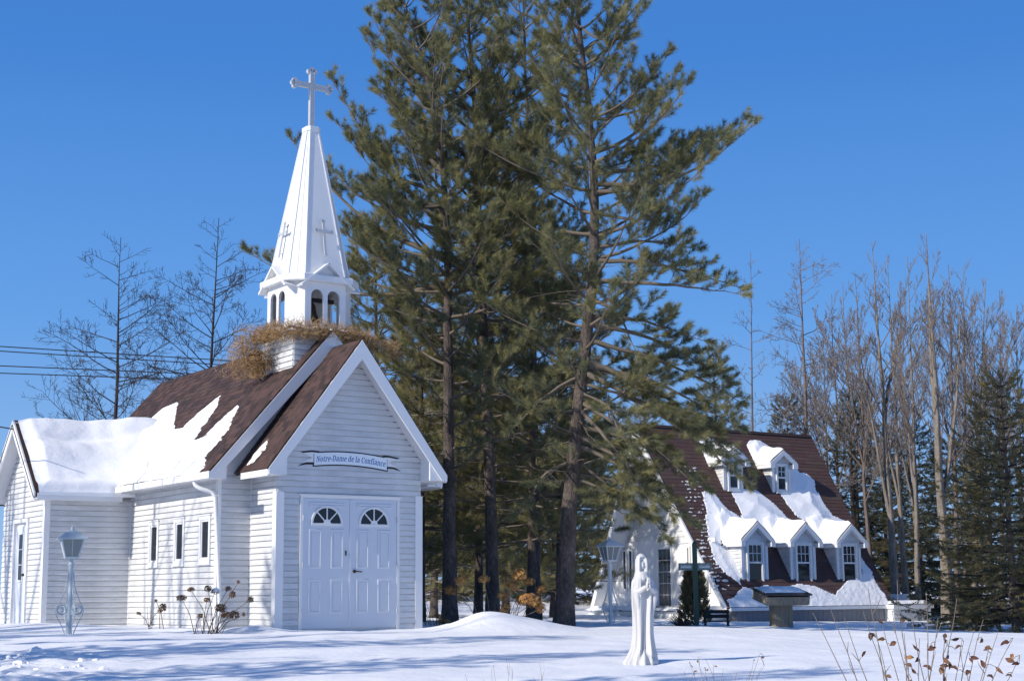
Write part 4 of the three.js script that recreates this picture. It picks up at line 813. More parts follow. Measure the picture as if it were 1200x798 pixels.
{
  const t = thing('wooden_stand', 'weathered wooden stand with slanted box top on one thick post', 'stand', on(916.5, 735, 32, 0), .33);
  for (let k = 0; k < 4; k++) mesh('post_plank', box(-.205 + k * .103, -.205 + k * .103 + .099, -.3, .50, -.14, .12 + (k % 2) * .006), M.wood, t);
  const tilt = new THREE.Matrix4().makeRotationX(.22).setPosition(0, .53, 0);
  mesh('box_side', box(-.50, .50, -.01, .15, .28, .315).applyMatrix4(tilt), M.wood, t);
  mesh('box_side', box(-.50, .50, -.01, .20, -.315, -.28).applyMatrix4(tilt), M.wood, t);
  for (const s of [-1, 1]) mesh('box_end', box(s * .50 - .02, s * .50 + .02, -.01, .17, -.279, .279).applyMatrix4(tilt), M.wood, t);
  mesh('box_floor', box(-.478, .478, -.03, -.011, -.30, .30).applyMatrix4(tilt), M.wood, t);
  mesh('lid', box(-.54, .54, .185, .215, -.34, .34).applyMatrix4(tilt), M.darkWood, t);
  const g = snowSheet(30, 18, (i, j) => { const x = mix(-.5, .5, i), z = mix(.2, -.33, j), e = Math.min(.5 - Math.abs(x), .2 - z, z + .33), n = noise(x * 3, z * 4, 2); return { p: V(x, .216, z), n: UP, t: e <= 0 ? -1 : .01 + .055 * smooth(0, .18, e + n * .05) * smooth(-.5, .15, x + .3) }; }).applyMatrix4(tilt);
  t.updateMatrixWorld(true);
  tag(mesh(numbered('snow_cap'), g.applyMatrix4(t.matrixWorld), M.snow, scene), 'thin snow cap lying on the weathered wooden stand', 'snow', null, 'stuff');
}
// overhead wires, left
{
  const W = [[[-60, 402.5], [0, 405], [195, 418]], [[-60, 408], [0, 410.5], [205, 424]], [[-60, 426.5], [0, 428], [180, 436]], [[-60, 435.5], [0, 437], [200, 444]]], names = ['uppermost', 'second highest', 'third highest', 'lowest'];
  W.forEach((w, k) => {
    const a = at(w[0][0], w[0][1], 58), b = at(w[2][0], w[2][1], 62), d = b.clone().sub(a), pts = [];
    for (let i = -6; i <= 18; i++) { const q = i / 6; pts.push(a.clone().addScaledVector(d, q).add(V(0, .012 * ((q - 1.2) ** 2 - .6), 0))); }
    tag(mesh(numbered('power_line'), tubeGeometry(pts, .022, 5), M.wire, scene), `${names[k]} black overhead wire behind the bare trees on the left`, 'wire', 'overhead wires');
  });
  tag(mesh(numbered('service_cable'), tubeGeometry([at(-120, 470, 27), at(-40, 493, 27.2), at(15, 503, 27.4)], .012, 5), M.wire, scene), 'short black cable running to the wing gable of the chapel', 'wire');
}

// ------------------------------------------------------------------ trees
// a needle tuft: thin blades round a short shoot along +y
function tuftGeometry(seed, count, length, spread, shoot, width) {
  const r = random(seed), S = new Sheet();
  for (let k = 0; k < count; k++) {
    const y = shoot * Math.pow(r(), .7), a = r() * Math.PI * 2, lean = spread * mix(.55, 1.1, r()) * (1 - .35 * y / shoot), l = length * mix(.75, 1.1, r());
    const d = V(Math.cos(a) * Math.sin(lean), Math.cos(lean), Math.sin(a) * Math.sin(lean)), s = V().crossVectors(d, V(r() - .5, r() - .5, r() - .5)).normalize().multiplyScalar(width), o = V(d.x * .01, y, d.z * .01), e = o.clone().addScaledVector(d, l);
    S.tri(S.v(o.x - s.x, o.y - s.y, o.z - s.z), S.v(o.x + s.x, o.y + s.y, o.z + s.z), S.v(e.x, e.y, e.z));
  }
  return S.build();
}
const pineTuft = tuftGeometry(1, 90, .14, 1.1, .19, .0033), softTuft = tuftGeometry(2, 84, .13, 1.0, .26, .0033), spruceSprig = tuftGeometry(3, 80, .06, 1.2, .30, .0055), cedarSprig = tuftGeometry(4, 46, .045, .9, .14, .006);
const needleMat = new THREE.MeshPhysicalMaterial({ color: 0xffffff, roughness: .9, transmission: .4, thickness: 0, side: THREE.DoubleSide });
function crown(parent, list, geometry, tones, seed, name = 'needles') {
  const r = random(seed), im = new THREE.InstancedMesh(geometry, needleMat, list.length), m = new THREE.Matrix4(), q = new THREE.Quaternion(), turn = new THREE.Quaternion(), c = new THREE.Color();
  list.forEach(([p, d, s], k) => {
    q.setFromUnitVectors(UP, d); turn.setFromAxisAngle(UP, r() * 6.28); q.multiply(turn); m.compose(p, q, V(s, s, s)); im.setMatrixAt(k, m);
    const t = tones[Math.floor(r() * tones.length)], v = mix(1.05, 1.75, r()); im.setColorAt(k, c.setRGB(t[0] * v, t[1] * v, t[2] * v));
  });
  im.name = name; im.castShadow = im.receiveShadow = true; im.userData.kind = 'stuff'; parent.add(im); return im;
}
function wander(start, dir, length, steps, lift, jitter, r) {
  const pts = [start.clone()], d = dir.clone().normalize(), p = start.clone();
  for (let k = 0; k < steps; k++) { d.add(V((r() - .5) * jitter, lift / steps + (r() - .5) * jitter, (r() - .5) * jitter)).normalize(); p.addScaledVector(d, length / steps); pts.push(p.clone()); }
  return pts;
}
function shootSpray(S, tufts, pts, r, { from = .35, gap = .2, share = .42, rise = .35, density = .115, twigR = .007, sub = true, scale = 1, droop = 0 }) {
  // side shoots along a limb, each carrying tufts towards its end
  let len = 0; for (let k = 1; k < pts.length; k++) len += pts[k].distanceTo(pts[k - 1]);
  const point = f => { const x = f * (pts.length - 1), k = Math.min(pts.length - 2, Math.floor(x)); return [pts[k].clone().lerp(pts[k + 1], x - k), pts[k + 1].clone().sub(pts[k]).normalize()]; };
  let side = r() < .5 ? 1 : -1;
  for (let w = from * len; w < len; w += gap * mix(.6, 1.4, r())) {
    const [p, d] = point(w / len), flat = V().crossVectors(d, UP).normalize().multiplyScalar(side); side = -side;
    const dir = d.clone().multiplyScalar(mix(.5, 1, r())).addScaledVector(flat, mix(.5, 1, r())).add(V(0, rise * mix(.2, 1.5, r()) - droop, 0)).normalize();
    const l = Math.max(.16, ((len - w) * share + .16) * mix(.6, 1.25, r())), tw = wander(p, dir, l, 3, rise * .8, .22, r);
    tube(S, tw, [twigR, twigR * .8, twigR * .6, twigR * .4], 3);
    for (let f = .3; f <= 1.001; f += density / l * mix(.8, 1.3, r())) {
      const x = Math.min(.999, f) * 3, k = Math.floor(x), q = tw[k].clone().lerp(tw[k + 1], x - k), td = tw[k + 1].clone().sub(tw[k]).normalize().add(V((r() - .5) * .9, .25 + (r() - .5) * .6 - droop, (r() - .5) * .9)).normalize();
      tufts.push([q.add(V((r() - .5) * .05, (r() - .5) * .05, (r() - .5) * .05)), td, scale * mix(.75, 1.2, r())]);
    }
    if (sub && l > .4) for (const s2 of [-1, 1]) {
      const q = tw[1].clone().lerp(tw[2], r()), d2 = tw[2].clone().sub(tw[1]).normalize(), f2 = V().crossVectors(d2, UP).normalize().multiplyScalar(s2), dd = d2.multiplyScalar(.7).addScaledVector(f2, .7).add(V(0, rise * r(), 0)).normalize(), l2 = l * .45, t2 = wander(q, dd, l2, 2, rise, .2, r);
      tube(S, t2, [twigR * .6, twigR * .5, twigR * .35], 3);
      for (let f = .35; f <= 1; f += density * 1.1 / l2) { const x = Math.min(.999, f) * 2, k = Math.floor(x); tufts.push([t2[k].clone().lerp(t2[k + 1], x - k), dd.clone().add(V((r() - .5) * .8, .2, (r() - .5) * .8)).normalize(), scale * mix(.7, 1.1, r())]); }
    }
  }
  const [e, d] = point(.999); for (let k = 0; k < 3; k++) tufts.push([e, d.clone().add(V((r() - .5) * .8, .2, (r() - .5) * .8)).normalize(), scale * mix(.9, 1.2, r())]);
}
const PINE = [[.138, .140, .052], [.108, .117, .050], [.172, .164, .058], [.088, .100, .046], [.205, .186, .070]];
function pine(label, { trunk, depth, r0, live, whorl = .44, reach, seed, aims = [], dead = [], scale = 1, tones = PINE, tuft = pineTuft, lift = .75, gap = .215, per = [3, 4], back = 1, bark = M.pineBark, density = .10, lower = null }) {
  const r = random(seed), W = trunk.map(([x, y, dz = 0]) => at(x, y, depth + dz)), base = W[0].clone(); base.y = groundAt(base.x, -base.z) - .02;
  W[0].copy(base);
  const t = thing('pine_tree', label, 'tree', [base.x, base.y, base.z], 0, 'pines between chapel and house');
  const L = W.map(p => p.clone().sub(base)); L[0].y -= .35;
  const curve = new THREE.CatmullRomCurve3(L), H = L[L.length - 1].y, pts = curve.getPoints(40), T = new Sheet();
  const radius = y => r0 * Math.pow(clamp(1 - y / (H * 1.02), .012, 1), .8) * (1 + .35 * Math.exp(-Math.max(0, y) / .35));
  tube(T, pts.map((p, k) => p.clone().add(V(.02 * noise(k * .5, seed), 0, .02 * noise(k * .5, 9, seed)))), pts.map(p => radius(p.y)), 14);
  mesh('trunk', T.build(), bark, t);
  const onTrunk = y => { let k = 0; while (k < pts.length - 2 && pts[k + 1].y < y) k++; const a = pts[k], b = pts[k + 1]; return a.clone().lerp(b, clamp((y - a.y) / (b.y - a.y), 0, 1)); };
  const S = new Sheet(), tufts = [];
  const limb = (start, dir, len, thick, up, o = {}) => {
    const n = Math.max(4, Math.ceil(len / .28)), p = wander(start, dir, len, n, up, .16, r);
    tube(S, p, p.map((_, k) => Math.max(.006, thick * (1 - k / (n + .5)))), 6); shootSpray(S, tufts, p, r, { scale, gap, density, ...o }); return p;
  };
  for (let y = live; y < H - .15; y += whorl * mix(.75, 1.25, r())) {
    const f = (y - live) / (H - live), n = Math.floor(mix(per[0], per[1] + .99, r())) - (f < .3 && live > 2.9 ? 1 : 0), a0 = r() * 6.28;
    for (let k = 0; k < n; k++) {
      const a = a0 + (k + (r() - .5) * .6) / n * 6.283, len = reach(f) * mix(.65, 1.15, r()); if (Math.sin(a) < 0 && r() > back) continue;
      limb(onTrunk(y + r() * .15), V(Math.cos(a), mix(-.12, .55, f) + (r() - .5) * .2, Math.sin(a)), len, .012 + len * .011, lift, {});
    }
  }
  for (const [x0, y0, x1, y1, dz, o] of aims) {      // the limbs that stand out in the picture
    const A = at(x0, y0, depth), s = onTrunk(A.y - base.y), e = at(x1, y1, depth + dz).sub(base), d = e.clone().sub(s), len = d.length() * 1.03;
    const n = Math.max(6, Math.ceil(len / .3)), p = []; const sag = o?.sag ?? .12, side = V((r() - .5), 0, (r() - .5));
    for (let k = 0; k <= n; k++) { const q = k / n; p.push(s.clone().addScaledVector(d, q).add(V(side.x * .3 * Math.sin(q * 5), -sag * len * Math.sin(q * Math.PI) + .05 * (noise(q * 6, seed, x1)), side.z * .3 * Math.sin(q * 4)))); }
    tube(S, p, p.map((_, k) => Math.max(.008, (.02 + len * .011) * (1 - k / (n + .5)))), 7);
    shootSpray(S, tufts, p, r, { scale, gap: gap * .8, share: .32, density, ...o });
  }
  for (let k = 0; k < (dead.length ? dead[2] : 0); k++) { // bare dead limbs low on the trunk
    const y = mix(dead[0], dead[1], r()), a = r() * 6.28, len = mix(.4, 1.6, r()), p = wander(onTrunk(y), V(Math.cos(a), -.05 + (r() - .5) * .4, Math.sin(a)), len, 5, -.2 + r() * .4, .35, r);
    tube(S, p, p.map((_, i) => .014 * (1 - i / 5.6)), 4);
    for (let i = 1; i < 5; i++) { const q = wander(p[i], V(r() - .5, r() - .5, r() - .5), len * .3, 3, 0, .4, r); tube(S, q, [.005, .004, .003, .002], 3); }
  }
  mesh('limbs', S.build(), M.limb, t, 'stuff');
  crown(t, tufts, tuft, tones, seed + 1);
  return [t, tufts.length];
}
const counts = [];
counts.push(pine('pine with leftmost dark trunk, nearest the chapel', { trunk: [[527, 724], [526, 560], [525, 400], [521, 225], [500, 90], [470, -10]], depth: 30, r0: .145, live: 3.0, reach: f => 2.25 * Math.pow(Math.min(1, (1 - f) * 1.6), .6) * smooth(-.25, .35, f) + .35, seed: 11, dead: [2.2, 6.5, 46],
  aims: [[521, 250, 385, 95, -.6], [522, 270, 384, 190, .5], [520, 225, 388, 140, -.4], [523, 300, 342, 160, 1.6, { from: .6 }], [524, 330, 300, 297, 1.2, { from: .75 }], [524, 340, 395, 255, -.3], [522, 200, 430, 45, .2], [525, 380, 420, 330, .4], [525, 420, 560, 340, -.8], [521, 240, 470, 150, -1.2], [521, 240, 440, 215, -1.4]] })[1]);
counts.push(pine('tall pine with middle trunk, dry hydrangea at its foot', { trunk: [[578, 718], [574, 560], [567, 400], [561, 260], [556, 120], [545, -10], [540, -90]], depth: 31, r0: .14, live: 3.2, reach: f => 2.2 * Math.pow(Math.min(1, (1 - f) * 1.6), .6) * smooth(-.25, .35, f) + .35, seed: 12, dead: [2.2, 7, 50],
  aims: [[561, 230, 470, 120, -.9], [561, 200, 452, 30, .4], [558, 130, 440, 20, -.2], [561, 250, 640, 180, -.5], [565, 330, 640, 270, -.7], [562, 290, 500, 270, -1], [556, 140, 640, 90, -.4], [556, 90, 470, 10, -.7]] })[1]);
counts.push(pine('thickest and nearest pine, trunk right of the snow mound', { trunk: [[660, 735], [666, 620], [678, 480], [694, 330], [697, 240], [690, 130], [678, 20], [670, -80]], depth: 29, r0: .175, live: 3.0, reach: f => 2.35 * Math.pow(Math.min(1, (1 - f) * 1.6), .6) * smooth(-.3, .4, f) + .3, seed: 13, dead: [2.4, 7.4, 44],
  aims: [[696, 215, 886, 145, .4, { sag: .14 }], [696, 225, 850, 165, -.6, { sag: .1 }], [694, 200, 868, 140, .9, { sag: .12 }], [692, 180, 800, 85, -.2], [690, 140, 790, 100, .8], [694, 305, 868, 335, .3, { sag: -.03 }], [693, 330, 872, 345, -.8, { sag: -.02 }], [695, 290, 820, 290, .6, { sag: -.04 }], [696, 250, 800, 240, -.7], [690, 370, 830, 400, -.4, { sag: -.05 }], [686, 400, 862, 470, .5, { sag: -.06, rise: .2 }], [684, 420, 820, 520, -.6, { sag: -.08, rise: .2 }], [676, 470, 800, 560, -1.0, { sag: -.06, rise: .15 }], [676, 480, 765, 590, -1.4, { sag: -.04, rise: .1 }], [674, 520, 812, 612, -.4, { sag: -.05, rise: .1, gap: .16 }], [682, 440, 600, 500, -.8, { sag: -.05 }], [680, 460, 745, 520, -1.6, { sag: -.05 }], [694, 320, 620, 280, -.8], [688, 120, 610, 60, -.5], [684, 60, 750, -10, .2], [680, 30, 735, 45, -.6], [692, 350, 760, 420, -1.2, { sag: -.05 }], [670, 560, 740, 605, -.7, { sag: -.05, rise: .1 }], [672, 540, 600, 600, -.5, { sag: -.05, rise: .1 }], [674, 510, 790, 600, -.9, { sag: -.05, rise: .05, gap: .13 }], [676, 500, 830, 570, .3, { sag: -.06, rise: .1, gap: .14 }], [672, 530, 770, 628, -.2, { sag: -.06, rise: 0, gap: .13, droop: .1 }], [674, 520, 748, 560, .6, { sag: -.05, gap: .14 }], [684, 430, 870, 500, -.2, { sag: -.06, rise: .2 }], [688, 380, 850, 440, .8, { sag: -.05 }], [680, 450, 780, 490, -.3, { sag: -.05 }], [670, 555, 775, 590, .4, { sag: -.06, rise: .05, gap: .13 }], [683, 435, 868, 565, -.8, { sag: -.06, rise: .1, gap: .12 }], [684, 425, 885, 548, .2, { sag: -.06, rise: .1, gap: .13, from: .5 }]] })[1]);
counts.push(pine('slender pine standing behind and between the two tallest pines', { trunk: [[628, 706], [626, 500], [622, 260], [615, 60], [612, -60]], depth: 35, r0: .12, live: 3.5, reach: f => 2.1 * Math.pow(1 - f, .5) + .4, seed: 14, dead: [2.5, 7.5, 24] })[1]);
const OLIVE = [[.170, .158, .056], [.195, .175, .058], [.135, .130, .050], [.215, .185, .070], [.110, .110, .045]];
const low = (label, x, y0, top, depth, width, seed, o = {}) => counts.push(pine(label, { trunk: [[x, y0], [x + 2, (y0 + top) / 2], [x - 2, top]], depth, r0: .11, live: .9, whorl: .34, reach: f => width * Math.pow(1 - f, .75) + .15, seed, tones: OLIVE, tuft: softTuft, lift: .15, gap: .22, per: [4, 5], density: .135, scale: 1.1, ...o })[1]);
low('bushy olive pine just behind the steeple and chapel gable', 440, 705, 255, 35, 2.0, 21);
low('bushy olive pine between chapel gable and the leftmost pine trunk', 492, 702, 330, 33.5, 1.6, 22, { live: 1.6 });
low('bushy olive pine rising behind the two left pine trunks', 560, 704, 300, 36, 1.9, 23, { live: 1.7 });
low('bushy olive pine filling the gap left of the thickest trunk', 622, 704, 262, 33, 1.9, 24, { live: 1.8 });
low('small pine standing behind the left half of the house ridge', 755, 700, 420, 53, 2.2, 26, { live: 2 });
low('small pine standing behind the upper dormers of the house', 838, 700, 405, 54, 1.8, 27, { live: 2 });

// spruces with drooping boughs
const SPRUCE = [[.058, .058, .026], [.074, .070, .028], [.096, .086, .032], [.046, .048, .024], [.112, .096, .037]];
const spruceAt = (label, X, Z, height, width, seed) => spruce(label, { X, depth: Z, height, width, seed, group: 'trees west of the chapel' });
function spruce(label, { x, y0, top, X, height, depth, width, seed, live = .4, scale = 1, tones = SPRUCE, whorl = .34, per = 5, group = 'spruces behind the house' }) {
  const r = random(seed), B = height ? V(X, 0, -depth) : at(x, y0, depth), base = V(B.x, groundAt(B.x, depth) - .02, B.z), H = height || at(x, top, depth).y - base.y;
  const t = thing('spruce_tree', label, 'tree', [base.x, base.y, base.z], 0, group), T = new Sheet(), S = new Sheet(), tufts = [];
  const P = []; for (let k = 0; k <= 10; k++) P.push(V(.05 * noise(k * .6, seed), k / 10 * H - (k ? 0 : .3), .05 * noise(k * .6, 4, seed)));
  tube(T, P, P.map((p, k) => mix(H * .014 + .02, .012, k / 10)), 9); mesh('trunk', T.build(), M.greyBark, t);
  for (let y = live; y < H - .1; y += whorl * mix(.7, 1.3, r())) {
    const f = y / H, n = per + Math.floor(r() * 2), a0 = r() * 6.28;
    for (let k = 0; k < n; k++) {
      const a = a0 + (k + (r() - .5) * .5) / n * 6.283, len = (width * Math.pow(1 - f, .8) + .12) * mix(.6, 1.15, r()), m = Math.max(4, Math.ceil(len / .3));
      const p = wander(V(0, y, 0), V(Math.cos(a), mix(-.35, .5, f), Math.sin(a)), len, m, .35, .14, r);
      tube(S, p, p.map((_, i) => Math.max(.005, (.008 + len * .009) * (1 - i / (m + .5)))), 4);
      shootSpray(S, tufts, p, r, { from: .18, gap: .19, share: .34, rise: .0, density: .17, droop: .25, scale, twigR: .006 });
    }
  }
  mesh('limbs', S.build(), M.darkTwig, t, 'stuff'); crown(t, tufts, spruceSprig, tones, seed + 1); counts.push(tufts.length); return t;
}
spruce('large shaggy spruce at the far right edge of the picture', { x: 1192, y0: 752, top: 438, depth: 37, width: 2.5, seed: 51, whorl: .26, per: 6, tones: SPRUCE.map(c => [c[0] * 1.7, c[1] * 1.55, c[2] * 1.3]) });
spruce('dark spruce right of the annex, in front of the pale trunk', { x: 1168, y0: 742, top: 530, depth: 46, width: 1.9, seed: 52, whorl: .26, per: 6, tones: SPRUCE.map(c => [c[0] * 1.7, c[1] * 1.55, c[2] * 1.3]) });
spruce('dark spruce just behind the right end of the house', { x: 1082, y0: 715, top: 500, depth: 56, width: 2.4, seed: 53, scale: 1.2 });
spruce('dark spruce behind the right slope of the house roof', { x: 1010, y0: 705, top: 462, depth: 58, width: 2.4, seed: 54, scale: 1.2 });
spruce('dark spruce between the two pale forked trunks', { x: 1042, y0: 708, top: 505, depth: 60, width: 2.3, seed: 55, scale: 1.2 });
spruce('dark spruce under the tallest bare maple', { x: 1126, y0: 716, top: 515, depth: 54, width: 2.2, seed: 56, scale: 1.2 });
spruce('brownish spruce behind the ridge end of the house', { x: 930, y0: 700, top: 470, depth: 60, width: 2.3, seed: 58, scale: 1.2, tones: [[.085, .070, .030], [.10, .08, .035], [.07, .062, .028]] });
spruce('dark spruce behind the left foot of the house gable', { x: 672, y0: 700, top: 470, depth: 56, width: 2.6, seed: 59, scale: 1.2 });
spruce('dark spruce far behind the middle pine trunk', { x: 560, y0: 698, top: 480, depth: 60, width: 2.6, seed: 60, scale: 1.2 });
spruce('dark spruce far behind the leftmost pine trunk', { x: 508, y0: 698, top: 500, depth: 55, width: 2.4, seed: 61, scale: 1.2 });
spruce('dark spruce far behind the snow mound', { x: 612, y0: 698, top: 500, depth: 62, width: 2.6, seed: 62, scale: 1.2 });

// bare trees
function bare(label, { base, top, depth, r0, seed, style = 'maple', bark = M.greyBark, twigs = M.twig, spread = 1, group = 'bare trees behind the house', fork = 0, lowest = .35, height, place, density = 1 }) {
  const r = random(seed), B = place ? V(place[0], 0, -place[1]) : at(base[0], base[1], depth); B.y = groundAt(B.x, -B.z) - .05;
  const end = place ? V(place[0] + (r() - .5), B.y + height, -place[1] + (r() - .5)) : at(top[0], top[1], depth), H = end.y - B.y, lean = end.clone().sub(B);
  const t = thing(style === 'larch' ? 'larch_tree' : 'bare_tree', label, 'tree', [B.x, B.y, B.z], 0, group), T = new Sheet(), S = new Sheet(), thin = Math.max(.003, (depth || 20) * .000115);
  const trunk = []; for (let k = 0; k <= 16; k++) { const f = k / 16; trunk.push(V(lean.x * f + .10 * noise(f * 4, seed, 1) * (k ? 1 : 0), H * f - (k ? 0 : .3), lean.z * f + .10 * noise(f * 4, seed, 6))); }
  tube(T, trunk, trunk.map((_, k) => Math.max(.010, r0 * Math.pow(1 - k / 17, 1.15) * (1 + .3 * Math.exp(-k)))), 9);
  const spot = f => { const x = Math.min(15.999, f * 16), k = Math.floor(x); return trunk[k].clone().lerp(trunk[k + 1], x - k); };
  function grow(p, d, len, rad, level) {
    const n = level > 1 ? 2 : level ? 4 : 6, pts = wander(p, d, len, n, style === 'larch' ? .25 : .5, level ? .28 : .2, r);
    tube(S, pts, pts.map((_, k) => Math.max(thin, rad * (1 - .8 * k / n))), level > 0 ? 3 : 4);
    if (level >= 2 || (level && len < .3)) return;
    const kids = Math.round((level === 0 ? 6 + len * 5 : 3 + len * 5.5) * (style === 'larch' ? .85 : density));
    for (let k = 0; k < kids; k++) {
      const f = mix(level ? .2 : .22, 1, Math.pow(r(), .8)), x = Math.min(n - .001, f * n), i = Math.floor(x), q = pts[i].clone().lerp(pts[i + 1], x - i), dd = pts[i + 1].clone().sub(pts[i]).normalize();
      const off = V(r() - .5, r() - .5, r() - .5).cross(dd).normalize();
      grow(q, dd.multiplyScalar(style === 'larch' ? .55 : .85).addScaledVector(off, mix(.5, 1, r())).add(V(0, style === 'larch' ? .08 : .28, 0)), Math.max(.12, len * (1 - f * .55) * mix(.22, .5, r())), Math.max(.003, rad * (1 - .7 * f) * .6), level + 1);
    }
  }
  if (style === 'larch') {
    for (let f = lowest; f < .985; f += .022 * mix(.6, 1.4, r()) / density) { const a = r() * 6.28, len = spread * mix(.03, .30, Math.pow(1 - f, .7) * 1.4) * H * mix(.45, 1.1, r()); grow(spot(f), V(Math.cos(a), mix(.12, .5, f) + (r() - .5) * .35, Math.sin(a)), len, .005 + len * .0065, len > 1 ? 0 : 1); }
  } else {
    for (let f = lowest; f < .98; f += .035 * mix(.6, 1.4, r()) / density) { const a = r() * 6.28, len = spread * H * mix(.09, .25, 1 - Math.abs(f - .45)) * mix(.5, 1.1, r()) * (1 - .72 * smooth(.6, 1, f)); grow(spot(f), V(Math.cos(a) * .68, mix(.6, 1.0, f), Math.sin(a) * .68), len, Math.min(r0 * .35, .007 + len * .008), 0); }
    for (let k = 0; k < fork; k++) {                 // big ascending leaders
      const f = mix(.25, .5, r()), a = r() * 6.28, len = H * (1 - f) * mix(.62, .86, r()), p = spot(f), pts = wander(p, V(Math.cos(a) * .24, 1, Math.sin(a) * .24), len, 9, .4, .16, r);
      tube(T, pts, pts.map((_, i) => Math.max(.008, r0 * .48 * (1 - i / 9.6))), 7);
      for (let i = 2; i < 9; i++) for (let q = 0; q < 3; q++) { const b = r() * 6.28; grow(pts[i].clone(), V(Math.cos(b) * .8, .9, Math.sin(b) * .8), len * .24 * (1 - i / 11) * mix(.6, 1.1, r()), .012 * (1 - i / 12), 0); }
    }
  }
  mesh('trunk', T.build(), bark, t); mesh('branches', S.build(), twigs, t, 'stuff'); return t;
}
const LEFT = 'larches behind the chapel';
bare('bare larch at the far left with long low limbs', { base: [128, 700], top: [141, 278], depth: 45, r0: .12, seed: 101, style: 'larch', bark: M.darkTwig, twigs: M.darkTwig, spread: 1.0, lowest: .34, group: LEFT, density: 1.9 });
bare('bare larch with upswept limbs just left of the steeple', { base: [232, 700], top: [256, 255], depth: 44, r0: .12, seed: 102, style: 'larch', bark: M.darkTwig, twigs: M.darkTwig, spread: .95, lowest: .34, group: LEFT, density: 1.9 });
bare('thin bare larch standing over the upper dormers', { base: [884, 700], top: [880, 296], depth: 58, r0: .09, seed: 103, style: 'larch', spread: .55, lowest: .3 });
bare('bell-shaped bare larch over the ridge end of the house', { base: [952, 700], top: [937, 280], depth: 56, r0: .15, seed: 104, style: 'larch', spread: .85, lowest: .28, density: 1.6 });
bare('bare maple right of the bell-shaped larch, thin and pale', { base: [1006, 705], top: [988, 330], depth: 58, r0: .13, seed: 105, bark: M.paleBark, fork: 1, lowest: .4 });
bare('forked bare maple with two pale leaning trunks', { base: [1052, 715], top: [1022, 285], depth: 52, r0: .16, seed: 106, bark: M.paleBark, fork: 2, lowest: .4 });
bare('slim bare maple just right of the forked one', { base: [1062, 715], top: [1040, 300], depth: 53, r0: .12, seed: 107, bark: M.paleBark, fork: 1, lowest: .42 });
bare('tallest bare maple with thick pale trunk behind the annex', { base: [1112, 725], top: [1086, 272], depth: 48, r0: .20, seed: 119, bark: M.paleBark, fork: 2, lowest: .42 });
bare('slim dark bare maple right behind the tallest one', { base: [1124, 722], top: [1112, 310], depth: 51, r0: .11, seed: 109, fork: 1, lowest: .4 });
bare('wide-forked bare maple near the right edge', { base: [1140, 725], top: [1156, 325], depth: 50, r0: .13, seed: 110, bark: M.paleBark, fork: 2, lowest: .4, spread: 1.2 });
bare('low bare tree at the right edge above the spruces', { base: [1200, 735], top: [1192, 365], depth: 48, r0: .11, seed: 111, fork: 1, lowest: .4, spread: 1.2 });
bare('slanting bare maple crossing behind the forked one', { base: [1085, 718], top: [1048, 400], depth: 55, r0: .11, seed: 112, bark: M.paleBark, fork: 1, lowest: .45 });
bare('thin grey bare tree behind the house ridge', { base: [975, 705], top: [965, 385], depth: 62, r0: .08, seed: 113, fork: 1, lowest: .35 });
bare('thin grey bare tree far behind the right spruces', { base: [1168, 725], top: [1140, 420], depth: 60, r0: .08, seed: 114, fork: 1, lowest: .35 });
bare('slim pale maple left of the forked one', { base: [1022, 708], top: [1002, 318], depth: 54, r0: .10, seed: 131, fork: 2, lowest: .32 });
bare('slim grey maple near the right edge, behind the spruce', { base: [1176, 730], top: [1172, 340], depth: 52, r0: .10, seed: 134, fork: 2, lowest: .34, spread: 1.2 });
bare('grey bare maple rising behind the ridge end of the house', { base: [988, 706], top: [975, 345], depth: 60, r0: .10, seed: 135, fork: 2, lowest: .32, spread: 1.2 });
bare('slim pale maple between the forked and the tallest one', { base: [1078, 716], top: [1064, 300], depth: 50, r0: .10, seed: 132, bark: M.paleBark, fork: 1, lowest: .38 });
bare('slim pale maple right of the tallest one', { base: [1134, 722], top: [1130, 312], depth: 53, r0: .10, seed: 133, bark: M.paleBark, fork: 1, lowest: .36 });
bare('thin grey stem far behind the leftmost pine', { base: [545, 700], top: [540, 430], depth: 60, r0: .09, seed: 115, fork: 1, lowest: .3 });
bare('thin grey stem far behind the lamp and pine', { base: [700, 700], top: [705, 430], depth: 62, r0: .09, seed: 116, fork: 1, lowest: .3 });
// the trees left of the picture whose shadows lie on the chapel and the snow
const SHADE = 'trees west of the chapel';
[[-7.6, 9.4, 8, 'spruce southwest of the foreground snow, nearest the road'], [-9.8, 12.0, 8.5, 'spruce southwest of the foreground snow, second from the road'], [-12.2, 14.3, 9, 'spruce west of the foreground snow, third from the road'], [-16.5, 15.6, 10, 'spruce west of the foreground snow, farthest from the road']].forEach(([x, z, h, label], k) => { const p = V(x, 0, -z); spruceAt(label, x, z, h, 1.15, 630 + k); });
[[-15.5, 19.2, 11], [-17.5, 17.0, 12], [-14.5, 21.8, 10], [-19.5, 21.0, 13], [-17.0, 24.0, 12], [-13.2, 16.2, 10], [-20.5, 14.5, 13], [-13.0, 13.2, 11]].forEach(([x, z, h], k) =>
  bare(['bare maple west of the chapel porch', 'bare maple far west of the path', 'slim bare maple nearest the chapel wing', 'tall bare maple far west of the chapel', 'bare maple west of the side door', 'bare maple west of the foreground snow', 'tall bare maple southwest of the chapel', 'bare maple southwest of the foreground snow'][k], { place: [x, z], height: h, r0: .13 + .01 * (k % 4), seed: 120 + k, fork: 2, lowest: .35, spread: 1.1, density: .38, group: SHADE }));


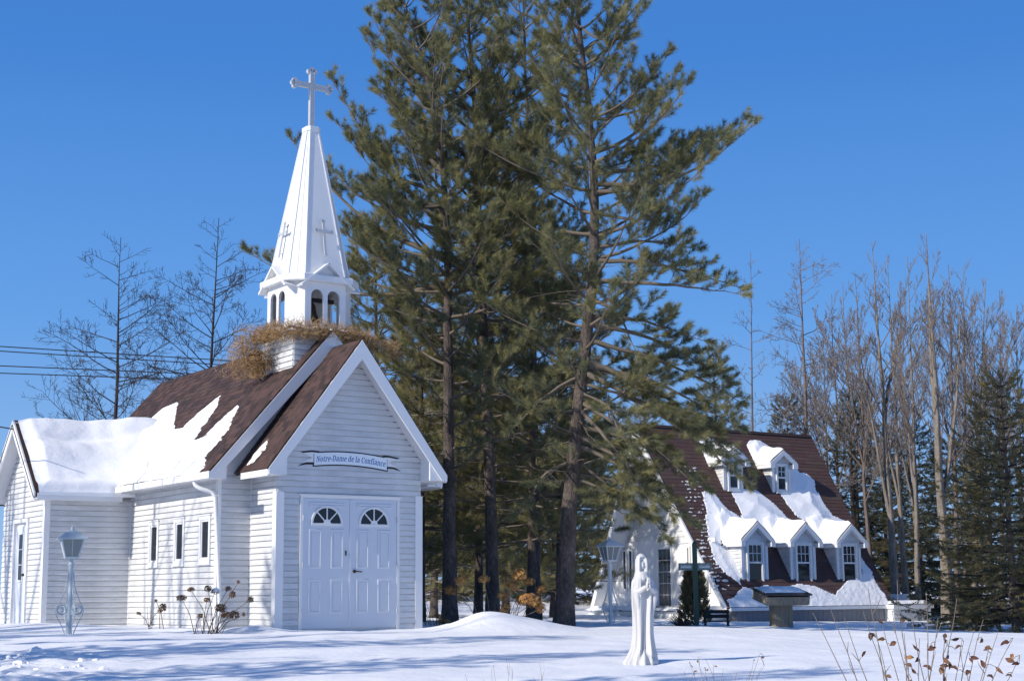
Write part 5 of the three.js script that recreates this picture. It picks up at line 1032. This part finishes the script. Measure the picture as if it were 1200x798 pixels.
low('bushy olive pine close behind the thickest trunk', 655, 704, 330, 36, 1.3, 28, { live: 2.6 });
low('bushy olive pine far behind the leftmost pine trunk', 508, 700, 420, 43, 1.9, 31, { live: .7 });
low('bushy olive pine far behind the middle pine trunk', 592, 700, 440, 44, 2.0, 32, { live: .7 });
low('bushy olive pine far behind the thickest pine trunk', 648, 700, 450, 46, 2.0, 33, { live: .8 });
low('bushy olive pine low behind the chapel gable eave', 530, 702, 400, 38, 1.8, 29, { live: 1.4 });

// ------------------------------------------------------------------ shrubs and dry stems
{
  const t = thing('evergreen_shrub', 'small bronze green cedar shrub behind the green sign post', 'shrub', on(814, 718, 34, 0), 0), r = random(400), S = new Sheet(), list = [];
  for (let k = 0; k < 900; k++) { const h = Math.pow(r(), .8) * 1.2, a = r() * 6.28, q = (.34 * Math.pow(1 - h / 1.28, .55)) * Math.sqrt(r()), x = Math.cos(a) * q, z = Math.sin(a) * q; list.push([V(x, h, z), V(Math.cos(a) * .6, 1, Math.sin(a) * .6).normalize(), mix(.8, 1.3, r())]); if (k % 9 === 0) tube(S, [V(0, Math.max(0, h - .3), 0), V(x, h, z)], [.01, .004], 4); }
  mesh('stems', S.build(), M.darkTwig, t, 'stuff'); crown(t, list, cedarSprig, [[.17, .16, .06], [.22, .17, .07], [.13, .13, .055], [.28, .15, .08]], 401, 'foliage');
  const b = thing('twiggy_shrub', 'low reddish brown twiggy shrub at the foot of the sign post', 'shrub', on(801, 728, 33, 0), 0), T = new Sheet();
  for (let k = 0; k < 260; k++) { const a = r() * 6.28, l = mix(.15, .45, r()), p = wander(V(Math.cos(a) * .05, -.05, Math.sin(a) * .05), V(Math.cos(a) * r(), .25 + r(), Math.sin(a) * r()), l, 4, .1, .5, r); tube(T, p, [.005, .004, .004, .003, .002], 3); }
  mesh('twigs', T.build(), mat(rgb(.16, .085, .055), .95), b, 'stuff');
}
const petals = [mat(rgb(.15, .075, .035), .9), mat(rgb(.22, .11, .045), .9), mat(rgb(.10, .06, .032), .9)], ochre = [mat(rgb(.42, .22, .07), .9), mat(rgb(.34, .17, .055), .9), mat(rgb(.50, .28, .10), .9)];
function flowerHead(seed, R) {
  const r = random(seed), S = new Sheet();
  for (let k = 0; k < 90; k++) {
    const d = V(r() - .5, (r() - .5) * .9 + .1, r() - .5).normalize(), c = d.clone().multiply(V(R, R * .8, R)).multiplyScalar(mix(.6, 1.05, r())), u = V(r() - .5, r() - .5, r() - .5).cross(d).normalize(), w = V().crossVectors(d, u), s = R * mix(.16, .30, r());
    const P = (a, b, h) => { const q = c.clone().addScaledVector(u, a * s).addScaledVector(w, b * s).addScaledVector(d, h * s); return S.v(q.x, q.y, q.z); };
    const o = P(0, 0, 0); S.tri(o, P(1, .3, .4), P(.3, 1, .3)); S.tri(o, P(-.3, 1, .4), P(-1, .3, .2)); S.tri(o, P(-1, -.3, .4), P(-.3, -1, .3)); S.tri(o, P(.3, -1, .4), P(1, -.3, .2));
  }
  return S.build();
}
const heads = [flowerHead(1, 1), flowerHead(2, 1), flowerHead(3, 1)];
function hydrangea(label, foot, depth, list, tones, size, stemMat, extra) {
  const f = on(foot[0], foot[1], depth, 0), t = thing('dry_hydrangea', label, 'bush', f, 0, 'dry hydrangeas'), r = random(Math.round(foot[0])), S = new Sheet(), o = V(...f), caps = [];
  list.forEach(([x, y, k = 1, snowy], n) => {
    const e = at(x, y, depth + (r() - .5) * .5).sub(o), b = V((r() - .5) * .4 + e.x * .22, -.05, (r() - .5) * .3), m = b.clone().lerp(e, .55).add(V((b.x - e.x) * .12, .04, 0));
    tube(S, [b, m, e], [.008, .006, .004], 5);
    const h = mesh('flower_head', heads[n % 3], tones[n % 3], t); h.position.copy(e); const z = size * k; h.scale.set(z * mix(.75, 1.2, r()), z * mix(.6, 1.15, r()), z * mix(.75, 1.2, r())); h.rotation.set((r() - .5) * .6, r() * 6, (r() - .5) * .6);
    if (snowy) { const c = snowSheet(10, 10, (i, j) => { const a = (i - .5) * 2, q = (j - .5) * 2, d = 1 - a * a - q * q; return { p: V(a * size * .8, size * .45 - (a * a + q * q) * size * .3, q * size * .8), n: UP, t: d <= 0 ? -1 : .006 + .018 * d }; }); caps.push(c.translate(e.x, e.y, e.z)); }
  });
  for (let k = 0; k < extra; k++) { const x = (r() - .5) * .9, p = wander(V(x * .4, -.05, (r() - .5) * .3), V(x, 1.2, (r() - .5) * .6), mix(.2, .6, r()), 4, 0, .2, r); tube(S, p, [.006, .005, .004, .003, .002], 4); }
  mesh('stems', S.build(), stemMat, t, 'stuff'); if (caps.length) mesh('snow_caps', join(caps), M.snow, t, 'stuff');
}
hydrangea('large dry brown hydrangea by the chapel side wall', [243, 739], 24.2, [[212, 701, 1.1], [223, 691, .75], [243, 690, .8], [252, 693, 1, 1], [242, 703, .55], [258, 713, 1.05], [274, 721, 1.05], [264, 721, .8], [267, 690, .6], [272, 697, .8], [279, 682, .4], [293, 703, .85], [285, 720, .45], [234, 722, .6]], petals, .085, M.stem, 16);
hydrangea('small dry hydrangea stub left of the large one', [181, 722], 25.2, [[162, 719, .55], [182, 704, .35], [190, 712, .95], [187, 716, .6]], petals, .085, M.stem, 3);
hydrangea('ochre dry hydrangea between the middle and thickest pine trunks', [585, 722], 27.6, [[540, 680, .9], [528, 692, .9], [567, 679, .8], [608, 674, 1], [597, 685, .8], [602, 690, .6], [620, 682, 1], [634, 691, .9], [590, 699, 1.1], [592, 712, .9], [618, 702, 1.3], [627, 706, 1.1], [634, 713, .9], [611, 705, 1]], ochre, .125, M.greyStem, 30);
hydrangea('low ochre dry bush beside the right wall of the chapel', [512, 727], 28.6, [[513, 722, .8], [516, 727, .8], [524, 728, .7]], ochre, .09, M.stem, 18);

// leafy dry stems close to the camera, lower right
const leafShape = (() => { const S = new Sheet(), n = 6; for (let k = 0; k <= n; k++) { const f = k / n, w = .34 * Math.sin(Math.pow(f, .8) * Math.PI) + .001, c = .25 * Math.sin(f * 2.6) + .1 * f * f; S.v(-w * .8, c + .75 * w + .08 * Math.sin(f * 9), f); S.v(0, c - .06, f); S.v(w, c + .45 * w + .07 * Math.sin(f * 11 + 1), f); if (k) { const b = k * 3; S.quad(b - 3, b - 2, b + 1, b); S.quad(b - 2, b - 1, b + 2, b + 1); } } return S.build(); })();
const leafMats = [rgb(.12, .05, .03), rgb(.16, .075, .038), rgb(.075, .036, .027), rgb(.30, .16, .065)].map(c => mat(c, .8));
function dryStems(label, foot, depth, tips, leaves, seed, leafSize, thick) {
  const f = at(foot[0], foot[1], depth), base = V(f.x, groundAt(f.x, depth) - .03, f.z), t = thing('dry_weed', label, 'dry stems', [base.x, base.y, base.z], 0, 'dry stems in the foreground'), r = random(seed), S = new Sheet(), lines = [];
  for (const [x, y] of tips) {
    const e = at(x, y, depth + (r() - .5) * .5).sub(base), b = V(e.x * .35 + (r() - .5) * .15, 0, (r() - .5) * .25), p = [];
    for (let k = 0; k <= 8; k++) { const q = k / 8; p.push(b.clone().lerp(e, q).add(V(.02 * noise(q * 4, seed, x), -.0, .02 * noise(q * 4, x, 3)).multiplyScalar(e.y)).add(V((b.x - e.x) * .10 * Math.sin(q * Math.PI), 0, 0))); }
    tube(S, p, p.map((_, k) => thick * (1 - .7 * k / 8)), 5); lines.push(p);
    for (let k = 4; k < 8; k++) if (r() < .35) { const q = wander(p[k], V(r() - .5, .7, r() - .5), mix(.05, .14, r()), 3, .2, .3, r); tube(S, q, [thick * .5, thick * .4, thick * .35, thick * .2], 4); }
  }
  mesh('stems', S.build(), M.greyStem, t, 'stuff');
  const leaf = (p, k) => { const m = mesh('leaf', leafShape, leafMats[Math.floor(r() * 3.6)], t); m.position.copy(p); m.scale.set(leafSize * mix(.6, 1.1, r()), leafSize * mix(.6, 1.3, r()), leafSize * mix(.7, 1.3, r())); m.rotation.set(.5 + r() * 1.2, r() * 6.28, (r() - .5) * 1.6); };
  for (const [x, y] of leaves) {
    const p = at(x, y, depth).sub(base); let best = null, bd = 1e9; for (const l of lines) for (const q of l) { const d = Math.hypot(q.x - p.x, q.y - p.y); if (d < bd) { bd = d; best = q; } }
    const q = V(p.x, p.y, best.z); if (bd > .02) { const S2 = new Sheet(); tube(S2, [best, best.clone().lerp(q, .5).add(V(0, .01, 0)), q], [.0025, .002, .0015], 4); mesh('leaf_stalk', S2.build(), M.greyStem, t); } leaf(q);
  }
}
{
  const r = random(500), tips = [[953, 718], [973, 711], [990, 724], [1012, 716], [1018, 690], [1052, 680], [1034, 730], [1068, 716], [1086, 694], [1122, 702], [1153, 726], [1170, 742], [1142, 740], [1100, 724], [1108, 742], [1060, 742], [1046, 716], [1188, 748], [1078, 748], [1026, 742], [1130, 752], [1160, 758], [1096, 752], [1196, 768]];
  const leaves = [[1014, 750], [1012, 771], [1046, 750], [1039, 727], [1064, 726], [1033, 790], [1106, 742], [1114, 750], [1138, 749], [1160, 748], [1170, 751], [1167, 770], [1187, 775], [1147, 778], [1108, 781], [1112, 792], [1180, 792], [1069, 762], [1081, 772], [1096, 759], [1052, 758], [1066, 780], [1092, 786], [1126, 786], [1160, 784], [1150, 762], [1120, 768], [1102, 770], [1136, 792], [1060, 794], [1020, 746], [1196, 778], [1142, 770], [1168, 760], [1100, 790], [1086, 762], [1118, 776], [1172, 782], [1050, 770], [1078, 790], [1128, 762], [1156, 794]];
  dryStems('tall dry stems with curled brown leaves, lower right foreground', [1085, 860], 9, tips, leaves, 501, .046, .0055);
  dryStems('short dry stems with pale seed tufts below the statue', [830, 850], 10, [[808, 776], [818, 770], [826, 782], [836, 778], [848, 784], [802, 786], [884, 772], [891, 766], [880, 786], [896, 780], [864, 788]], [[808, 779], [820, 774], [828, 786], [840, 782], [886, 776], [893, 770], [897, 772], [812, 786]], 502, .022, .003);
  dryStems('a few thin bare weed stalks in the lower middle', [588, 850], 10, [[578, 779], [597, 776], [600, 782], [576, 784], [545, 790], [636, 792], [638, 784]], [], 503, .03, .0026);
}
// broken lumps of snow thrown up at the lower left
{
  const r = random(600), g = [];
  for (let k = 0; k < 34; k++) {
    const px = mix(-20, 130, Math.pow(r(), 1.4)), depth = mix(17.0, 19.3, r()), p = at(px, 780, depth), R = mix(.025, .085, r() * r()), s = new THREE.IcosahedronGeometry(R, 3), q = s.attributes.position;
    for (let i = 0; i < q.count; i++) { const v = V().fromBufferAttribute(q, i), f = 1 + .5 * noise(v.x / R * 1.3 + k, v.y / R * 1.3, v.z / R * 1.3); q.setXYZ(i, v.x * f * 1.2, v.y * f * .75, v.z * f); }
    s.computeVertexNormals(); g.push(s.translate(p.x, groundAt(p.x, depth) - R * .1, p.z));
  }
  tag(mesh(numbered('snow_lumps'), join(g), M.snow, scene), 'broken lumps of snow at the lower left corner', 'snow', null, 'stuff');
}

renderer.render(scene, camera);
